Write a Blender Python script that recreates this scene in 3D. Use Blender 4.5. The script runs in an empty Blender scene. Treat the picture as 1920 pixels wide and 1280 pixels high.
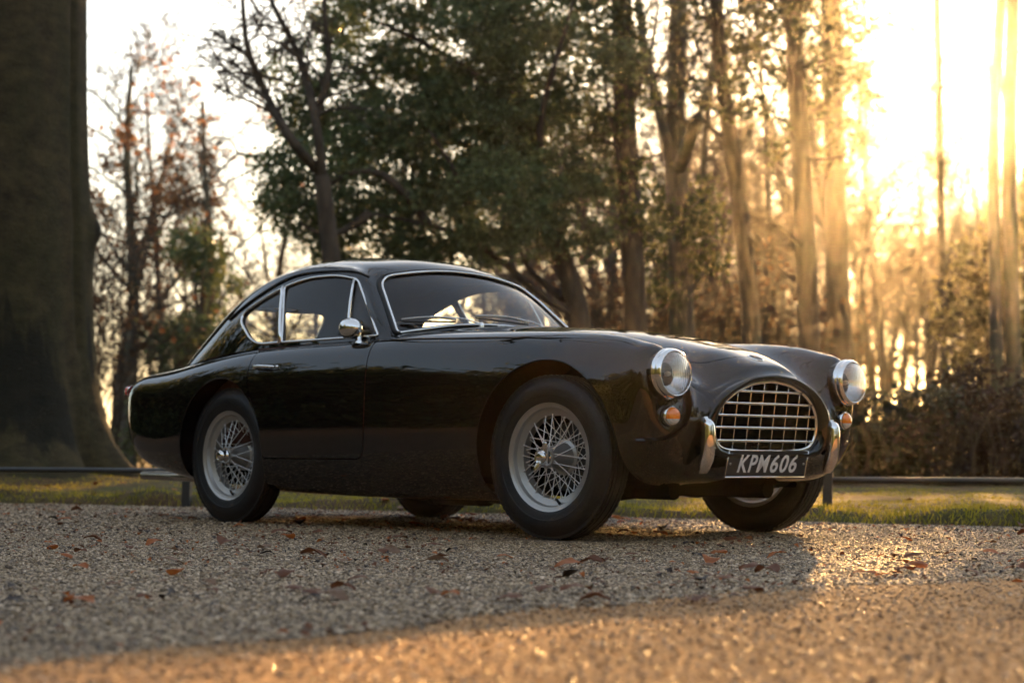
import bpy, math, random
import numpy as np
from mathutils import Vector, Matrix
from mathutils.bvhtree import BVHTree

# ------------------------------------------------------------------ camera, sky, sun, exposure
SC = bpy.context.scene
COL = SC.collection
CAM_POS = np.array([7.668, -5.922, 0.338])
YAW, PITCH, ROLL, LENS = math.radians(136.99), math.radians(3.57), math.radians(0.27), 64.56
_f = np.array([math.cos(YAW)*math.cos(PITCH), math.sin(YAW)*math.cos(PITCH), math.sin(PITCH)])
_r = np.array([math.sin(YAW), -math.cos(YAW), 0.0]); _u = np.cross(_r, _f)
_r, _u = math.cos(ROLL)*_r + math.sin(ROLL)*_u, -math.sin(ROLL)*_r + math.cos(ROLL)*_u
cam_data = bpy.data.cameras.new('camera'); cam = bpy.data.objects.new('camera', cam_data); COL.objects.link(cam)
cam.matrix_world = Matrix(((_r[0], _u[0], -_f[0], CAM_POS[0]), (_r[1], _u[1], -_f[1], CAM_POS[1]),
                           (_r[2], _u[2], -_f[2], CAM_POS[2]), (0, 0, 0, 1)))
cam_data.lens = LENS; cam_data.sensor_width = 36; cam_data.clip_start = 0.05; cam_data.clip_end = 2000
cam_data.dof.use_dof = True; cam_data.dof.focus_distance = 6.8; cam_data.dof.aperture_fstop = 3.2
cam_data.dof.aperture_blades = 0
SC.camera = cam

SUN_AZ, SUN_EL = math.radians(124.06), math.radians(10.4)
SUN_DIR = Vector((math.cos(SUN_AZ)*math.cos(SUN_EL), math.sin(SUN_AZ)*math.cos(SUN_EL), math.sin(SUN_EL)))
world = bpy.data.worlds.new('World'); SC.world = world; world.use_nodes = True
wn = world.node_tree.nodes; wl = world.node_tree.links
sky = wn.new('ShaderNodeTexSky'); sky.sky_type = 'NISHITA'; sky.sun_disc = False
sky.sun_elevation = SUN_EL; sky.sun_rotation = math.pi/2 - SUN_AZ
sky.altitude = 20; sky.air_density = 1.0; sky.dust_density = 1.1; sky.ozone_density = 1.0
bg = wn['Background']; bg.inputs['Strength'].default_value = 0.05
# a thin even veil of high cloud over the whole sky, as the white sky in the photograph implies
veil = wn.new('ShaderNodeMix'); veil.data_type = 'RGBA'; veil.blend_type = 'MIX'; veil.inputs[0].default_value = 0.42
veil.inputs[7].default_value = (2.5, 2.65, 2.85, 1)
wl.new(sky.outputs['Color'], veil.inputs[6]); wl.new(veil.outputs[2], bg.inputs['Color'])
sun_data = bpy.data.lights.new('sun', 'SUN'); sun = bpy.data.objects.new('sun', sun_data); COL.objects.link(sun)
sun_data.energy = 5.0; sun_data.angle = math.radians(0.53); sun_data.color = (1.0, 0.53, 0.17)
sun.rotation_euler = SUN_DIR.to_track_quat('Z', 'Y').to_euler()
SC.view_settings.view_transform = 'Standard'; SC.view_settings.look = 'None'
SC.view_settings.gamma = 1.0; SC.view_settings.use_curve_mapping = False
SC.view_settings.exposure = 2.9
cy = SC.cycles
cy.use_denoising = True; cy.max_bounces = 10; cy.transparent_max_bounces = 24; cy.volume_bounces = 0
cy.diffuse_bounces = 3; cy.glossy_bounces = 5; cy.caustics_reflective = False; cy.caustics_refractive = False
cy.sample_clamp_indirect = 6.0; cy.volume_max_steps = 64; cy.use_adaptive_sampling = True; cy.adaptive_threshold = 0.02

# ------------------------------------------------------------------ helpers
def spot(px, dist):
    """ground position at a given bearing (image column of the photograph) and distance from the camera"""
    a = YAW - math.atan((px - 960)/3443.0)
    return np.array([CAM_POS[0] + math.cos(a)*dist, CAM_POS[1] + math.sin(a)*dist, 0.0])

def link(o, parent=None):
    COL.objects.link(o)
    if parent is not None: o.parent = parent
    return o

def mesh_obj(name, V, F, mat=None, parent=None, smooth=True, normals=None):
    me = bpy.data.meshes.new(name)
    me.from_pydata([tuple(v) for v in V], [], [tuple(f) for f in F])
    if smooth: me.shade_smooth()
    else: me.shade_flat()
    if normals is not None: me.normals_split_custom_set_from_vertices([tuple(n) for n in normals])
    if mat is not None: me.materials.append(mat)
    me.update()
    return link(bpy.data.objects.new(name, me), parent)

def fast_mesh(name, V, F, mats=(), parent=None, smooth=False, midx=None):
    """numpy arrays, all faces with the same corner count"""
    V = np.asarray(V, np.float32); F = np.asarray(F, np.int32); n, k = F.shape
    me = bpy.data.meshes.new(name)
    me.vertices.add(len(V)); me.vertices.foreach_set('co', V.ravel())
    me.loops.add(n*k); me.loops.foreach_set('vertex_index', F.ravel())
    me.polygons.add(n); me.polygons.foreach_set('loop_start', np.arange(0, n*k, k, dtype=np.int32))
    if midx is not None: me.polygons.foreach_set('material_index', np.asarray(midx, np.int32))
    me.update(calc_edges=True)
    if smooth: me.shade_smooth()
    else: me.shade_flat()
    for m in mats: me.materials.append(m)
    return link(bpy.data.objects.new(name, me), parent)

def tag(o, label=None, cat=None, group=None, kind=None):
    if label: o['label'] = label
    if cat: o['category'] = cat
    if group: o['group'] = group
    if kind: o['kind'] = kind
    return o

def empty(name, loc=(0, 0, 0), rz=0.0, parent=None):
    o = bpy.data.objects.new(name, None); o.location = loc; o.rotation_euler[2] = rz
    o.empty_display_size = 0.2
    return link(o, parent)

def copy_tree(o, parent=None):
    c = o.copy(); COL.objects.link(c)
    if parent is not None: c.parent = parent
    for ch in list(o.children): copy_tree(ch, c)
    return c

class MB:
    """collects simple shapes into one mesh"""
    def __init__(s): s.V = []; s.F = []
    def add(s, V, F):
        b = len(s.V); s.V += [tuple(map(float, v)) for v in V]; s.F += [tuple(i + b for i in f) for f in F]; return s
    def box(s, c, d, R=None, bev=0.0):
        c = np.array(c, float); h = np.array(d, float)/2
        if bev <= 0:
            P = np.array([[x, y, z] for x in (-1, 1) for y in (-1, 1) for z in (-1, 1)], float)*h
            F = [(0, 1, 3, 2), (4, 6, 7, 5), (0, 4, 5, 1), (2, 3, 7, 6), (0, 2, 6, 4), (1, 5, 7, 3)]
        else:
            P = []; idx = {}
            for x in (-1, 1):
                for y in (-1, 1):
                    for z in (-1, 1):
                        for a in range(3):
                            q = np.array([x, y, z], float)*(h - bev); q[a] += (x, y, z)[a]*bev
                            idx[(x, y, z, a)] = len(P); P.append(q)
            P = np.array(P); F = []
            for a in range(3):
                b, e = [(1, 2), (2, 0), (0, 1)][a]
                for s_ in (-1, 1):
                    q = []
                    for (m, n) in ((-1, -1), (1, -1), (1, 1), (-1, 1)):
                        k = [0, 0, 0]; k[a] = s_; k[b] = m; k[e] = n; q.append(idx[(*k, a)])
                    F.append(tuple(q if s_ > 0 else q[::-1]))
            for a in range(3):       # edges along axis a
                b, e = [(1, 2), (2, 0), (0, 1)][a]
                for m in (-1, 1):
                    for n in (-1, 1):
                        k0 = [0, 0, 0]; k0[b] = m; k0[e] = n; k0[a] = -1; k1 = list(k0); k1[a] = 1
                        F.append((idx[(*k0, b)], idx[(*k1, b)], idx[(*k1, e)], idx[(*k0, e)]))
            for x in (-1, 1):
                for y in (-1, 1):
                    for z in (-1, 1): F.append((idx[(x, y, z, 0)], idx[(x, y, z, 1)], idx[(x, y, z, 2)]))
        if R is not None: P = P @ np.array(R).T
        return s.add(P + c, F)
    def tube(s, path, r, n=8, closed=False, caps=True, flat=1.0, up=None):
        P = np.array(path, float); m = len(P); r = np.broadcast_to(np.array(r, float), (m,))
        if closed: T = np.roll(P, -1, 0) - np.roll(P, 1, 0)
        else: T = np.gradient(P, axis=0)
        T /= np.linalg.norm(T, axis=1)[:, None] + 1e-12
        ref = np.array(up if up is not None else (0, 0, 1), float)
        if up is None and abs(T[0] @ ref) > 0.95: ref = np.array([1., 0, 0])
        V = []
        nrm = ref - (ref @ T[0])*T[0]; nrm /= np.linalg.norm(nrm)
        for i in range(m):
            nrm = (ref if up is not None else nrm); nrm = nrm - (nrm @ T[i])*T[i]; nrm /= np.linalg.norm(nrm) + 1e-12
            bn = np.cross(T[i], nrm)
            for k in range(n):
                a = 2*math.pi*k/n
                V.append(P[i] + r[i]*(math.cos(a)*nrm*flat + math.sin(a)*bn))
        F = []
        for i in range(m if closed else m - 1):
            j = (i + 1) % m
            for k in range(n):
                l = (k + 1) % n; F.append((i*n + k, i*n + l, j*n + l, j*n + k))
        if caps and not closed:
            F.append(tuple(range(n))[::-1]); F.append(tuple((m - 1)*n + k for k in range(n)))
        return s.add(V, F)
    def lathe(s, prof, axis_o, axis, n=48, cap0=False, cap1=False):
        """prof: list of (distance along axis, radius)"""
        a = np.array(axis, float); a /= np.linalg.norm(a)
        b = np.cross(a, (0, 0, 1.)) if abs(a[2]) < .9 else np.cross(a, (1., 0, 0)); b /= np.linalg.norm(b); c = np.cross(a, b)
        V = []; o = np.array(axis_o, float)
        for h, r in prof:
            for k in range(n):
                t = 2*math.pi*k/n; V.append(o + a*h + r*(math.cos(t)*b + math.sin(t)*c))
        F = []
        for i in range(len(prof) - 1):
            for k in range(n):
                l = (k + 1) % n; F.append((i*n + k, i*n + l, (i + 1)*n + l, (i + 1)*n + k))
        if cap0: F.append(tuple(range(n))[::-1])
        if cap1: F.append(tuple((len(prof) - 1)*n + k for k in range(n)))
        return s.add(V, F)
    def build(s, name, mat, parent=None, smooth=True, sharp=None):
        o = mesh_obj(name, s.V, s.F, mat, parent, smooth)
        if smooth and sharp is not None:
            o.data.set_sharp_from_angle(angle=math.radians(sharp))
        return o

# ------------------------------------------------------------------ materials
def new_mat(name):
    m = bpy.data.materials.new(name); m.use_nodes = True
    nt = m.node_tree; return m, nt, nt.nodes['Principled BSDF'], nt.nodes['Material Output']

def plain(name, col, rough=0.5, metal=0.0, spec=0.5, coat=0.0, var=0.0, vscale=8.0, bump=0.0, bscale=60.0):
    m, nt, b, out = new_mat(name)
    b.inputs['Base Color'].default_value = (*col, 1); b.inputs['Roughness'].default_value = rough
    b.inputs['Metallic'].default_value = metal; b.inputs['Specular IOR Level'].default_value = spec
    b.inputs['Coat Weight'].default_value = coat
    tc = nt.nodes.new('ShaderNodeTexCoord')
    if var > 0:
        n = nt.nodes.new('ShaderNodeTexNoise'); n.inputs['Scale'].default_value = vscale; n.inputs['Detail'].default_value = 5
        nt.links.new(tc.outputs['Object'], n.inputs['Vector'])
        mx = nt.nodes.new('ShaderNodeMix'); mx.data_type = 'RGBA'
        mx.inputs[6].default_value = (*[c*(1 - var) for c in col], 1); mx.inputs[7].default_value = (*[min(1, c*(1 + var)) for c in col], 1)
        nt.links.new(n.outputs['Fac'], mx.inputs[0]); nt.links.new(mx.outputs[2], b.inputs['Base Color'])
    if bump > 0:
        n = nt.nodes.new('ShaderNodeTexNoise'); n.inputs['Scale'].default_value = bscale; n.inputs['Detail'].default_value = 4
        nt.links.new(tc.outputs['Object'], n.inputs['Vector'])
        bp = nt.nodes.new('ShaderNodeBump'); bp.inputs['Strength'].default_value = bump; bp.inputs['Distance'].default_value = 0.01
        nt.links.new(n.outputs['Fac'], bp.inputs['Height']); nt.links.new(bp.outputs['Normal'], b.inputs['Normal'])
    return m

def ramp(nt, fac, stops, interp='LINEAR'):
    r = nt.nodes.new('ShaderNodeValToRGB'); r.color_ramp.interpolation = interp
    el = r.color_ramp.elements
    while len(el) < len(stops): el.new(0.5)
    for e, (p, c) in zip(el, stops): e.position = p; e.color = (*c, 1) if len(c) == 3 else c
    nt.links.new(fac, r.inputs['Fac']); return r.outputs['Color']

def noise(nt, vec, scale, detail=4, rough=0.55, dist=0.0):
    n = nt.nodes.new('ShaderNodeTexNoise'); n.inputs['Scale'].default_value = scale; n.inputs['Detail'].default_value = detail
    n.inputs['Roughness'].default_value = rough; n.inputs['Distortion'].default_value = dist
    nt.links.new(vec, n.inputs['Vector']); return n.outputs['Fac']

def mixc(nt, fac, a, b):
    mx = nt.nodes.new('ShaderNodeMix'); mx.data_type = 'RGBA'
    for i, v in ((0, fac), (6, a), (7, b)):
        if isinstance(v, (int, float)): mx.inputs[i].default_value = v
        elif isinstance(v, tuple): mx.inputs[i].default_value = (*v, 1)
        else: nt.links.new(v, mx.inputs[i])
    return mx.outputs[2]

def thin_glass(name, tint=(0.9, 0.93, 0.92), ior=1.5, flutes=0.0, boost=1.0):
    m = bpy.data.materials.new(name); m.use_nodes = True; nt = m.node_tree; nt.nodes.clear()
    out = nt.nodes.new('ShaderNodeOutputMaterial'); mix = nt.nodes.new('ShaderNodeMixShader')
    tr = nt.nodes.new('ShaderNodeBsdfTransparent'); tr.inputs['Color'].default_value = (*tint, 1)
    gl = nt.nodes.new('ShaderNodeBsdfGlossy'); gl.inputs['Roughness'].default_value = 0.01
    fr = nt.nodes.new('ShaderNodeFresnel'); fr.inputs['IOR'].default_value = ior
    mu = nt.nodes.new('ShaderNodeMath'); mu.operation = 'MULTIPLY'; mu.inputs[1].default_value = boost; mu.use_clamp = True
    ge = nt.nodes.new('ShaderNodeNewGeometry'); mi = nt.nodes.new('ShaderNodeMix')
    mi.inputs[2].default_value = ior; mi.inputs[3].default_value = 1.0/ior      # same reflection from both faces of the pane
    nt.links.new(ge.outputs['Backfacing'], mi.inputs[0]); nt.links.new(mi.outputs[0], fr.inputs['IOR'])
    nt.links.new(fr.outputs[0], mu.inputs[0]); nt.links.new(mu.outputs[0], mix.inputs[0])
    nt.links.new(tr.outputs[0], mix.inputs[1]); nt.links.new(gl.outputs[0], mix.inputs[2]); nt.links.new(mix.outputs[0], out.inputs['Surface'])
    if flutes:
        tc = nt.nodes.new('ShaderNodeTexCoord'); w = nt.nodes.new('ShaderNodeTexWave'); w.bands_direction = 'Y'
        w.inputs['Scale'].default_value = flutes; w.inputs['Distortion'].default_value = 0.6
        nt.links.new(tc.outputs['Object'], w.inputs['Vector'])
        bp = nt.nodes.new('ShaderNodeBump'); bp.inputs['Strength'].default_value = 0.25; bp.inputs['Distance'].default_value = 0.004
        nt.links.new(w.outputs['Fac'], bp.inputs['Height']); nt.links.new(bp.outputs['Normal'], gl.inputs['Normal'])
        nt.links.new(bp.outputs['Normal'], fr.inputs['Normal'])
    return m
# ================================================================== GROUND
RNG = np.random.default_rng(7)
def ground_coords(nt):
    g = nt.nodes.new('ShaderNodeNewGeometry'); return g.outputs['Position']

def gravel_mat():
    m, nt, b, out = new_mat('gravel_bed'); v = ground_coords(nt)
    vo = nt.nodes.new('ShaderNodeTexVoronoi'); vo.inputs['Scale'].default_value = 85; nt.links.new(v, vo.inputs['Vector'])
    c = ramp(nt, vo.outputs['Color'], [(0.0, (.050, .030, .017)), (.5, (.16, .105, .065)), (1.0, (.36, .255, .17))])
    big = noise(nt, v, .9, 5); c2 = mixc(nt, big, c, (.11, .070, .042))
    nt.links.new(c2, b.inputs['Base Color']); b.inputs['Roughness'].default_value = .75; b.inputs['Specular IOR Level'].default_value = .35
    bp = nt.nodes.new('ShaderNodeBump'); bp.inputs['Strength'].default_value = .9; bp.inputs['Distance'].default_value = .008; bp.invert = True
    nt.links.new(vo.outputs['Distance'], bp.inputs['Height']); nt.links.new(bp.outputs['Normal'], b.inputs['Normal'])
    return m
def road_mat():
    m, nt, b, out = new_mat('fine_grit_road'); v = ground_coords(nt)
    n1 = noise(nt, v, 75, 4, .75); n2 = noise(nt, v, 9, 6, .7); n3 = noise(nt, v, 1.1, 4, .5)
    c = ramp(nt, n1, [(.30, (.15, .070, .025)), (.52, (.46, .245, .100)), (.78, (.80, .48, .23))])
    c = mixc(nt, ramp(nt, n2, [(.42, (0, 0, 0)), (.66, (.75,)*3)]), c, (.17, .086, .036))
    c = mixc(nt, ramp(nt, n3, [(.4, (0, 0, 0)), (.8, (.4,)*3)]), c, (.50, .265, .110))
    nt.links.new(c, b.inputs['Base Color']); b.inputs['Roughness'].default_value = .92; b.inputs['Specular IOR Level'].default_value = .15
    bp = nt.nodes.new('ShaderNodeBump'); bp.inputs['Strength'].default_value = .7; bp.inputs['Distance'].default_value = .006
    nt.links.new(n1, bp.inputs['Height']); nt.links.new(bp.outputs['Normal'], b.inputs['Normal'])
    return m
def lawn_mat():
    m, nt, b, out = new_mat('mossy_lawn'); v = ground_coords(nt)
    n1 = noise(nt, v, 1.3, 5, .6); n2 = noise(nt, v, 16, 5, .65); n3 = noise(nt, v, .35, 3)
    g = ramp(nt, n2, [(.25, (.030, .030, .008)), (.55, (.085, .080, .018)), (.85, (.17, .145, .04))])
    l = ramp(nt, n2, [(.3, (.050, .026, .012)), (.7, (.16, .082, .036))])
    c = mixc(nt, ramp(nt, n1, [(.40, (0, 0, 0)), (.58, (.85,)*3)]), g, l)
    nt.links.new(c, b.inputs['Base Color']); b.inputs['Roughness'].default_value = .9; b.inputs['Specular IOR Level'].default_value = .2
    bp = nt.nodes.new('ShaderNodeBump'); bp.inputs['Strength'].default_value = .8; bp.inputs['Distance'].default_value = .02
    nt.links.new(n2, bp.inputs['Height']); nt.links.new(bp.outputs['Normal'], b.inputs['Normal'])
    return m
M_GRAVEL, M_ROAD, M_LAWN = gravel_mat(), road_mat(), lawn_mat()
M_LITTER = plain('leaf_litter', (.060, .040, .024), .95, 0, .15, var=.5, vscale=1.5, bump=.6, bscale=9)

o = fast_mesh('woodland_floor', [(-420, -420, -.05), (420, -420, -.05), (420, 420, -.05), (-420, 420, -.05)], [(0, 1, 2, 3)], [M_LITTER])
tag(o, kind='structure')

# edge of the gravel against the lawn (behind the car)
EDGE = np.array([(-30, -8.5), (-14, -3.2), (-8, -1.15), (-4.1, .12), (-2.8, .60), (-1.64, 1.10), (.35, 1.45), (.94, 1.66), (1.78, 1.92), (2.81, 2.10), (4.6, 2.75), (9, 4.2), (22, 8.5)], float)
def edge_y(x): return np.interp(x, EDGE[:, 0], EDGE[:, 1]) + .035*np.sin(x*5.1) + .02*np.sin(x*13.7 + 1)
def vnoise(x, y, s, seed=0):
    """cheap smooth value noise"""
    x = np.asarray(x, float)*s; y = np.asarray(y, float)*s
    xi, yi = np.floor(x).astype(int), np.floor(y).astype(int); fx, fy = x - xi, y - yi; fx = fx*fx*(3 - 2*fx); fy = fy*fy*(3 - 2*fy)
    def h(a, b):
        n = (a*374761393 + b*668265263 + seed*362437) & 0x7fffffff; n = ((n ^ (n >> 13))*1274126177) & 0x7fffffff
        return (n ^ (n >> 16))/0x7fffffff
    return (h(xi, yi)*(1 - fx) + h(xi + 1, yi)*fx)*(1 - fy) + (h(xi, yi + 1)*(1 - fx) + h(xi + 1, yi + 1)*fx)*fy
# gravel: slightly uneven sheet
def grav_z(x, y): return .010*(vnoise(x, y, .9, 3) - .5) + .006*(vnoise(x, y, 3.1, 5) - .5) - .001
ROADX = 4.75
def road_edge(y): return np.interp(y, [-16, -5.2, -4.4, -3.9, -3.1, -2.4, -1.3, 1, 12], [5.3, 5.05, 4.95, 4.93, 4.74, 4.69, 4.82, 4.9, 5.0]) + .02*np.sin(y*6.3) + .014*np.sin(y*17) + .008*np.sin(y*41)
xs = np.concatenate([np.linspace(-30, -5, 26)[:-1], np.linspace(-5, ROADX + .75, 160)]); rows = []
ts = np.concatenate([np.linspace(0, .25, 12)[:-1], np.linspace(.25, 1, 90)])
XX = np.repeat(xs[:, None], len(ts), 1); YY = edge_y(xs)[:, None]*(1 - ts) + .30*(1 - ts) + (-16.0)*ts
ZZ = grav_z(XX, YY)
near = (np.hypot(XX - 0, np.abs(YY) - .64) < .3) | (np.hypot(XX - 2.286, np.abs(YY) - .64) < .3)
ZZ = np.where(near, ZZ*.2 - .001, ZZ)
n0, n1_ = XX.shape
F = np.array([(i*n1_ + j, i*n1_ + j + 1, (i + 1)*n1_ + j + 1, (i + 1)*n1_ + j) for i in range(n0 - 1) for j in range(n1_ - 1)])
gravel = fast_mesh('gravel_drive', np.stack([XX, YY, ZZ], -1).reshape(-1, 3), F, [M_GRAVEL], smooth=True); tag(gravel, kind='structure')
# road of compacted grit, in front
ys = np.linspace(-16, 12, 260); cols = np.concatenate([[0, .03, .08], np.linspace(.2, 4.5, 20), [14, 40]])
V = []
for y in ys:
    for c in cols:
        x = road_edge(y) + c; V.append((x, y, (.000 if c == 0 else .006) + .006*(float(vnoise(x, y, 1.3, 9)) - .5)))
n1_ = len(cols); F = [(i*n1_ + j, (i + 1)*n1_ + j, (i + 1)*n1_ + j + 1, i*n1_ + j + 1) for i in range(len(ys) - 1) for j in range(n1_ - 1)]
road = fast_mesh('road', V, F, [M_ROAD], smooth=True); tag(road, kind='structure')
# lawn: a low bank with a cut turf edge, lumpy with moss near the old beech
TRUNK = spot(-26, 16.6)
xs = np.concatenate([np.linspace(-30, -6, 40)[:-1], np.linspace(-6, 5, 200), np.linspace(5, 22, 30)[1:]])
d = np.concatenate([[0, .01, .03, .06, .1, .15, .22, .3], np.linspace(.4, 4, 40), np.linspace(4.3, 34, 50)])
XX = np.repeat(xs[:, None], len(d), 1); base_y = edge_y(xs) + .03*vnoise(xs, xs*0, 7, 1); YY = base_y[:, None] + d[None, :]
rise = np.clip(d/.16, 0, 1)**.6
ridge = np.exp(-((d - .22)/.16)**2)
ZZ = -.02 + rise[None, :]*(.050 + .05*(vnoise(XX, YY, 1.7, 11) - .4) + .022*(vnoise(XX, YY, 6, 12) - .5)) + ridge[None, :]*.050*vnoise(XX, YY, 2.6, 13)
ZZ += .16*np.exp(-((XX - TRUNK[0])**2 + (YY - TRUNK[1])**2)/5.0)*(.6 + .8*vnoise(XX, YY, 1.3, 21))
n0, n1_ = XX.shape
F = np.array([(i*n1_ + j, i*n1_ + j + 1, (i + 1)*n1_ + j + 1, (i + 1)*n1_ + j) for i in range(n0 - 1) for j in range(n1_ - 1)])
F = F[:, ::-1]
lawn = fast_mesh('lawn', np.stack([XX, YY, ZZ], -1).reshape(-1, 3), F, [M_LAWN], smooth=True); tag(lawn, kind='structure')
def lawn_z(x, y):
    dd = y - edge_y(x); r = np.clip(np.maximum(dd, 0)/.16, 0, 1)**.6
    z = -.02 + r*(.050 + .05*(vnoise(x, y, 1.7, 11) - .4) + .022*(vnoise(x, y, 6, 12) - .5)) + np.exp(-((dd - .22)/.16)**2)*.050*vnoise(x, y, 2.6, 13)
    return z + .16*np.exp(-((x - TRUNK[0])**2 + (y - TRUNK[1])**2)/5.0)*(.6 + .8*vnoise(x, y, 1.3, 21))

# ---- loose stones: one uncountable mass
def leaf_like(name, stops, trans=.5, rough=.55, noise_scale=3.0, vary=True):
    m = bpy.data.materials.new(name); m.use_nodes = True; nt = m.node_tree; nt.nodes.clear()
    out = nt.nodes.new('ShaderNodeOutputMaterial'); b = nt.nodes.new('ShaderNodeBsdfPrincipled'); t = nt.nodes.new('ShaderNodeBsdfTranslucent'); mx = nt.nodes.new('ShaderNodeMixShader')
    g = nt.nodes.new('ShaderNodeNewGeometry'); src = g.outputs['Random Per Island'] if vary else None
    n = noise(nt, g.outputs['Position'], noise_scale, 3)
    if vary:
        ad = nt.nodes.new('ShaderNodeMath'); ad.operation = 'MULTIPLY_ADD'; ad.inputs[1].default_value = .45
        nt.links.new(src, ad.inputs[0]); m2 = nt.nodes.new('ShaderNodeMath'); m2.operation = 'MULTIPLY'; m2.inputs[1].default_value = .55
        nt.links.new(n, m2.inputs[0]); nt.links.new(m2.outputs[0], ad.inputs[2]); f = ad.outputs[0]
    else: f = n
    c = ramp(nt, f, stops)
    nt.links.new(c, b.inputs['Base Color']); nt.links.new(c, t.inputs['Color']); b.inputs['Roughness'].default_value = rough; b.inputs['Specular IOR Level'].default_value = .3
    mx.inputs[0].default_value = trans; nt.links.new(b.outputs[0], mx.inputs[1]); nt.links.new(t.outputs[0], mx.inputs[2]); nt.links.new(mx.outputs[0], out.inputs['Surface'])
    return m
def stone_mat():
    m, nt, b, out = new_mat('pebble'); oi = nt.nodes.new('ShaderNodeObjectInfo')
    c = ramp(nt, oi.outputs['Random'], [(0, (.040, .022, .011)), (.3, (.130, .083, .042)), (.6, (.290, .198, .104)), (.84, (.45, .32, .180)), (.96, (.74, .56, .38)), (1, (.30, .13, .050))])
    nt.links.new(c, b.inputs['Base Color']); b.inputs['Roughness'].default_value = .52; b.inputs['Specular IOR Level'].default_value = .35
    return m
M_STONE = stone_mat()
def grit_mat():
    m, nt, b, out = new_mat('road_grit'); oi = nt.nodes.new('ShaderNodeObjectInfo')
    c = ramp(nt, oi.outputs['Random'], [(0, (.07, .030, .010)), (.4, (.26, .13, .050)), (.75, (.52, .29, .12)), (1, (.80, .50, .25))])
    nt.links.new(c, b.inputs['Base Color']); b.inputs['Roughness'].default_value = .45; b.inputs['Specular IOR Level'].default_value = .4
    return m
M_GRIT = grit_mat()
M_GLINT = plain('glossy_stone', (.42, .30, .18), .26, 0, .5)  # extra-glossy stones, added only so that the ground sparkles in the sun
def pebble_mesh():
    import bmesh
    bm = bmesh.new(); bmesh.ops.create_icosphere(bm, subdivisions=1, radius=1.0)
    r = random.Random(3)
    for v in bm.verts: v.co *= .8 + .4*r.random(); v.co.z *= .72
    me = bpy.data.meshes.new('pebble'); bm.to_mesh(me); bm.free(); me.materials.append(M_STONE); me.shade_flat()
    return me
def scatter(name, V, F, inst, density, smin, smax, seed, aniso=.55):
    """geometry-node scatter of one small mesh over the sheet V, F"""
    host = fast_mesh(name, V, F, [M_STONE])
    io = bpy.data.objects.new(name + '_grain', inst); COL.objects.link(io); io.location = (0, 0, -3); io.scale = (.01, .01, .01); io.hide_render = True; io.parent = host
    ng = bpy.data.node_groups.new(name, 'GeometryNodeTree')
    ng.interface.new_socket('Geometry', in_out='INPUT', socket_type='NodeSocketGeometry'); ng.interface.new_socket('Geometry', in_out='OUTPUT', socket_type='NodeSocketGeometry')
    N = ng.nodes; Lk = ng.links; gi = N.new('NodeGroupInput'); go = N.new('NodeGroupOutput')
    dp = N.new('GeometryNodeDistributePointsOnFaces'); dp.inputs['Density'].default_value = density; dp.inputs['Seed'].default_value = seed
    ip = N.new('GeometryNodeInstanceOnPoints'); ob = N.new('GeometryNodeObjectInfo'); ob.inputs['Object'].default_value = io; ob.inputs['As Instance'].default_value = True
    rs = N.new('FunctionNodeRandomValue'); rs.data_type = 'FLOAT_VECTOR'; rs.inputs[0].default_value = (smin, smin, smin*aniso); rs.inputs[1].default_value = (smax, smax, smax*aniso)
    rr = N.new('FunctionNodeRandomValue'); rr.data_type = 'FLOAT_VECTOR'; rr.inputs[0].default_value = (-.5, -.5, 0); rr.inputs[1].default_value = (.5, .5, 6.28)
    Lk.new(gi.outputs[0], dp.inputs['Mesh']); Lk.new(dp.outputs['Points'], ip.inputs['Points']); Lk.new(ob.outputs['Geometry'], ip.inputs['Instance'])
    Lk.new(rs.outputs[0], ip.inputs['Scale']); Lk.new(rr.outputs[0], ip.inputs['Rotation']); Lk.new(ip.outputs['Instances'], go.inputs[0])
    md = host.modifiers.new('scatter', 'NODES'); md.node_group = ng
    return host
PEB = pebble_mesh(); GLINT = PEB.copy(); GLINT.materials.clear(); GLINT.materials.append(M_GLINT); GRIT = PEB.copy(); GRIT.materials.clear(); GRIT.materials.append(M_GRIT)
def strip_region(a0, a1, dists, znf, cond):
    """fan-shaped sheet in front of the camera, only cells that satisfy cond"""
    an = np.linspace(a0, a1, 60); V = []
    for t in an:
        for dd in dists:
            x, y = CAM_POS[0] + math.cos(t)*dd, CAM_POS[1] + math.sin(t)*dd; V.append((x, y, 0))
    V = np.array(V); V[:, 2] = znf(V[:, 0], V[:, 1]); k = len(dists); F = []
    for i in range(59):
        for j in range(k - 1):
            q = (i*k + j, i*k + j + 1, (i + 1)*k + j + 1, (i + 1)*k + j); c = V[list(q)].mean(0)
            if cond(c[0], c[1]): F.append(q[::-1])
    return V, np.array(F)
A0, A1 = YAW - math.radians(17.5), YAW + math.radians(17.5)
on_gravel = lambda x, y: x < road_edge(y) + .02 and y < edge_y(x) + .02
V, F = strip_region(A0, A1, np.linspace(2.6, 8.5, 70), grav_z, on_gravel)
tag(scatter('gravel_stones', V, F, GLINT, 70, .004, .008, 8), 'extra-glossy stones added to glint among the gravel', 'gravel', kind='stuff')
tag(scatter('gravel_stones', V, F, PEB, 150, .008, .014, 6), 'larger loose stones lying among the fine gravel', 'gravel', kind='stuff')
tag(scatter('gravel_stones', V, F, PEB, 8200, .0034, .0084, 1), 'loose brown and grey gravel stones covering the drive', 'gravel', kind='stuff')
V, F = strip_region(A0, A1, np.linspace(8.5, 16, 70), grav_z, on_gravel)
tag(scatter('gravel_stones', V, F, PEB, 2300, .006, .013, 2), 'loose gravel stones on the far part of the drive', 'gravel', kind='stuff')
V, F = strip_region(A0, A1, np.linspace(2.4, 7.5, 160), lambda x, y: 0*x + .008, lambda x, y: road_edge(y) - .03 < x < road_edge(y) + .20*vnoise(x, y, 4.0, 91)*vnoise(x, y, .8, 92)*2)
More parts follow.
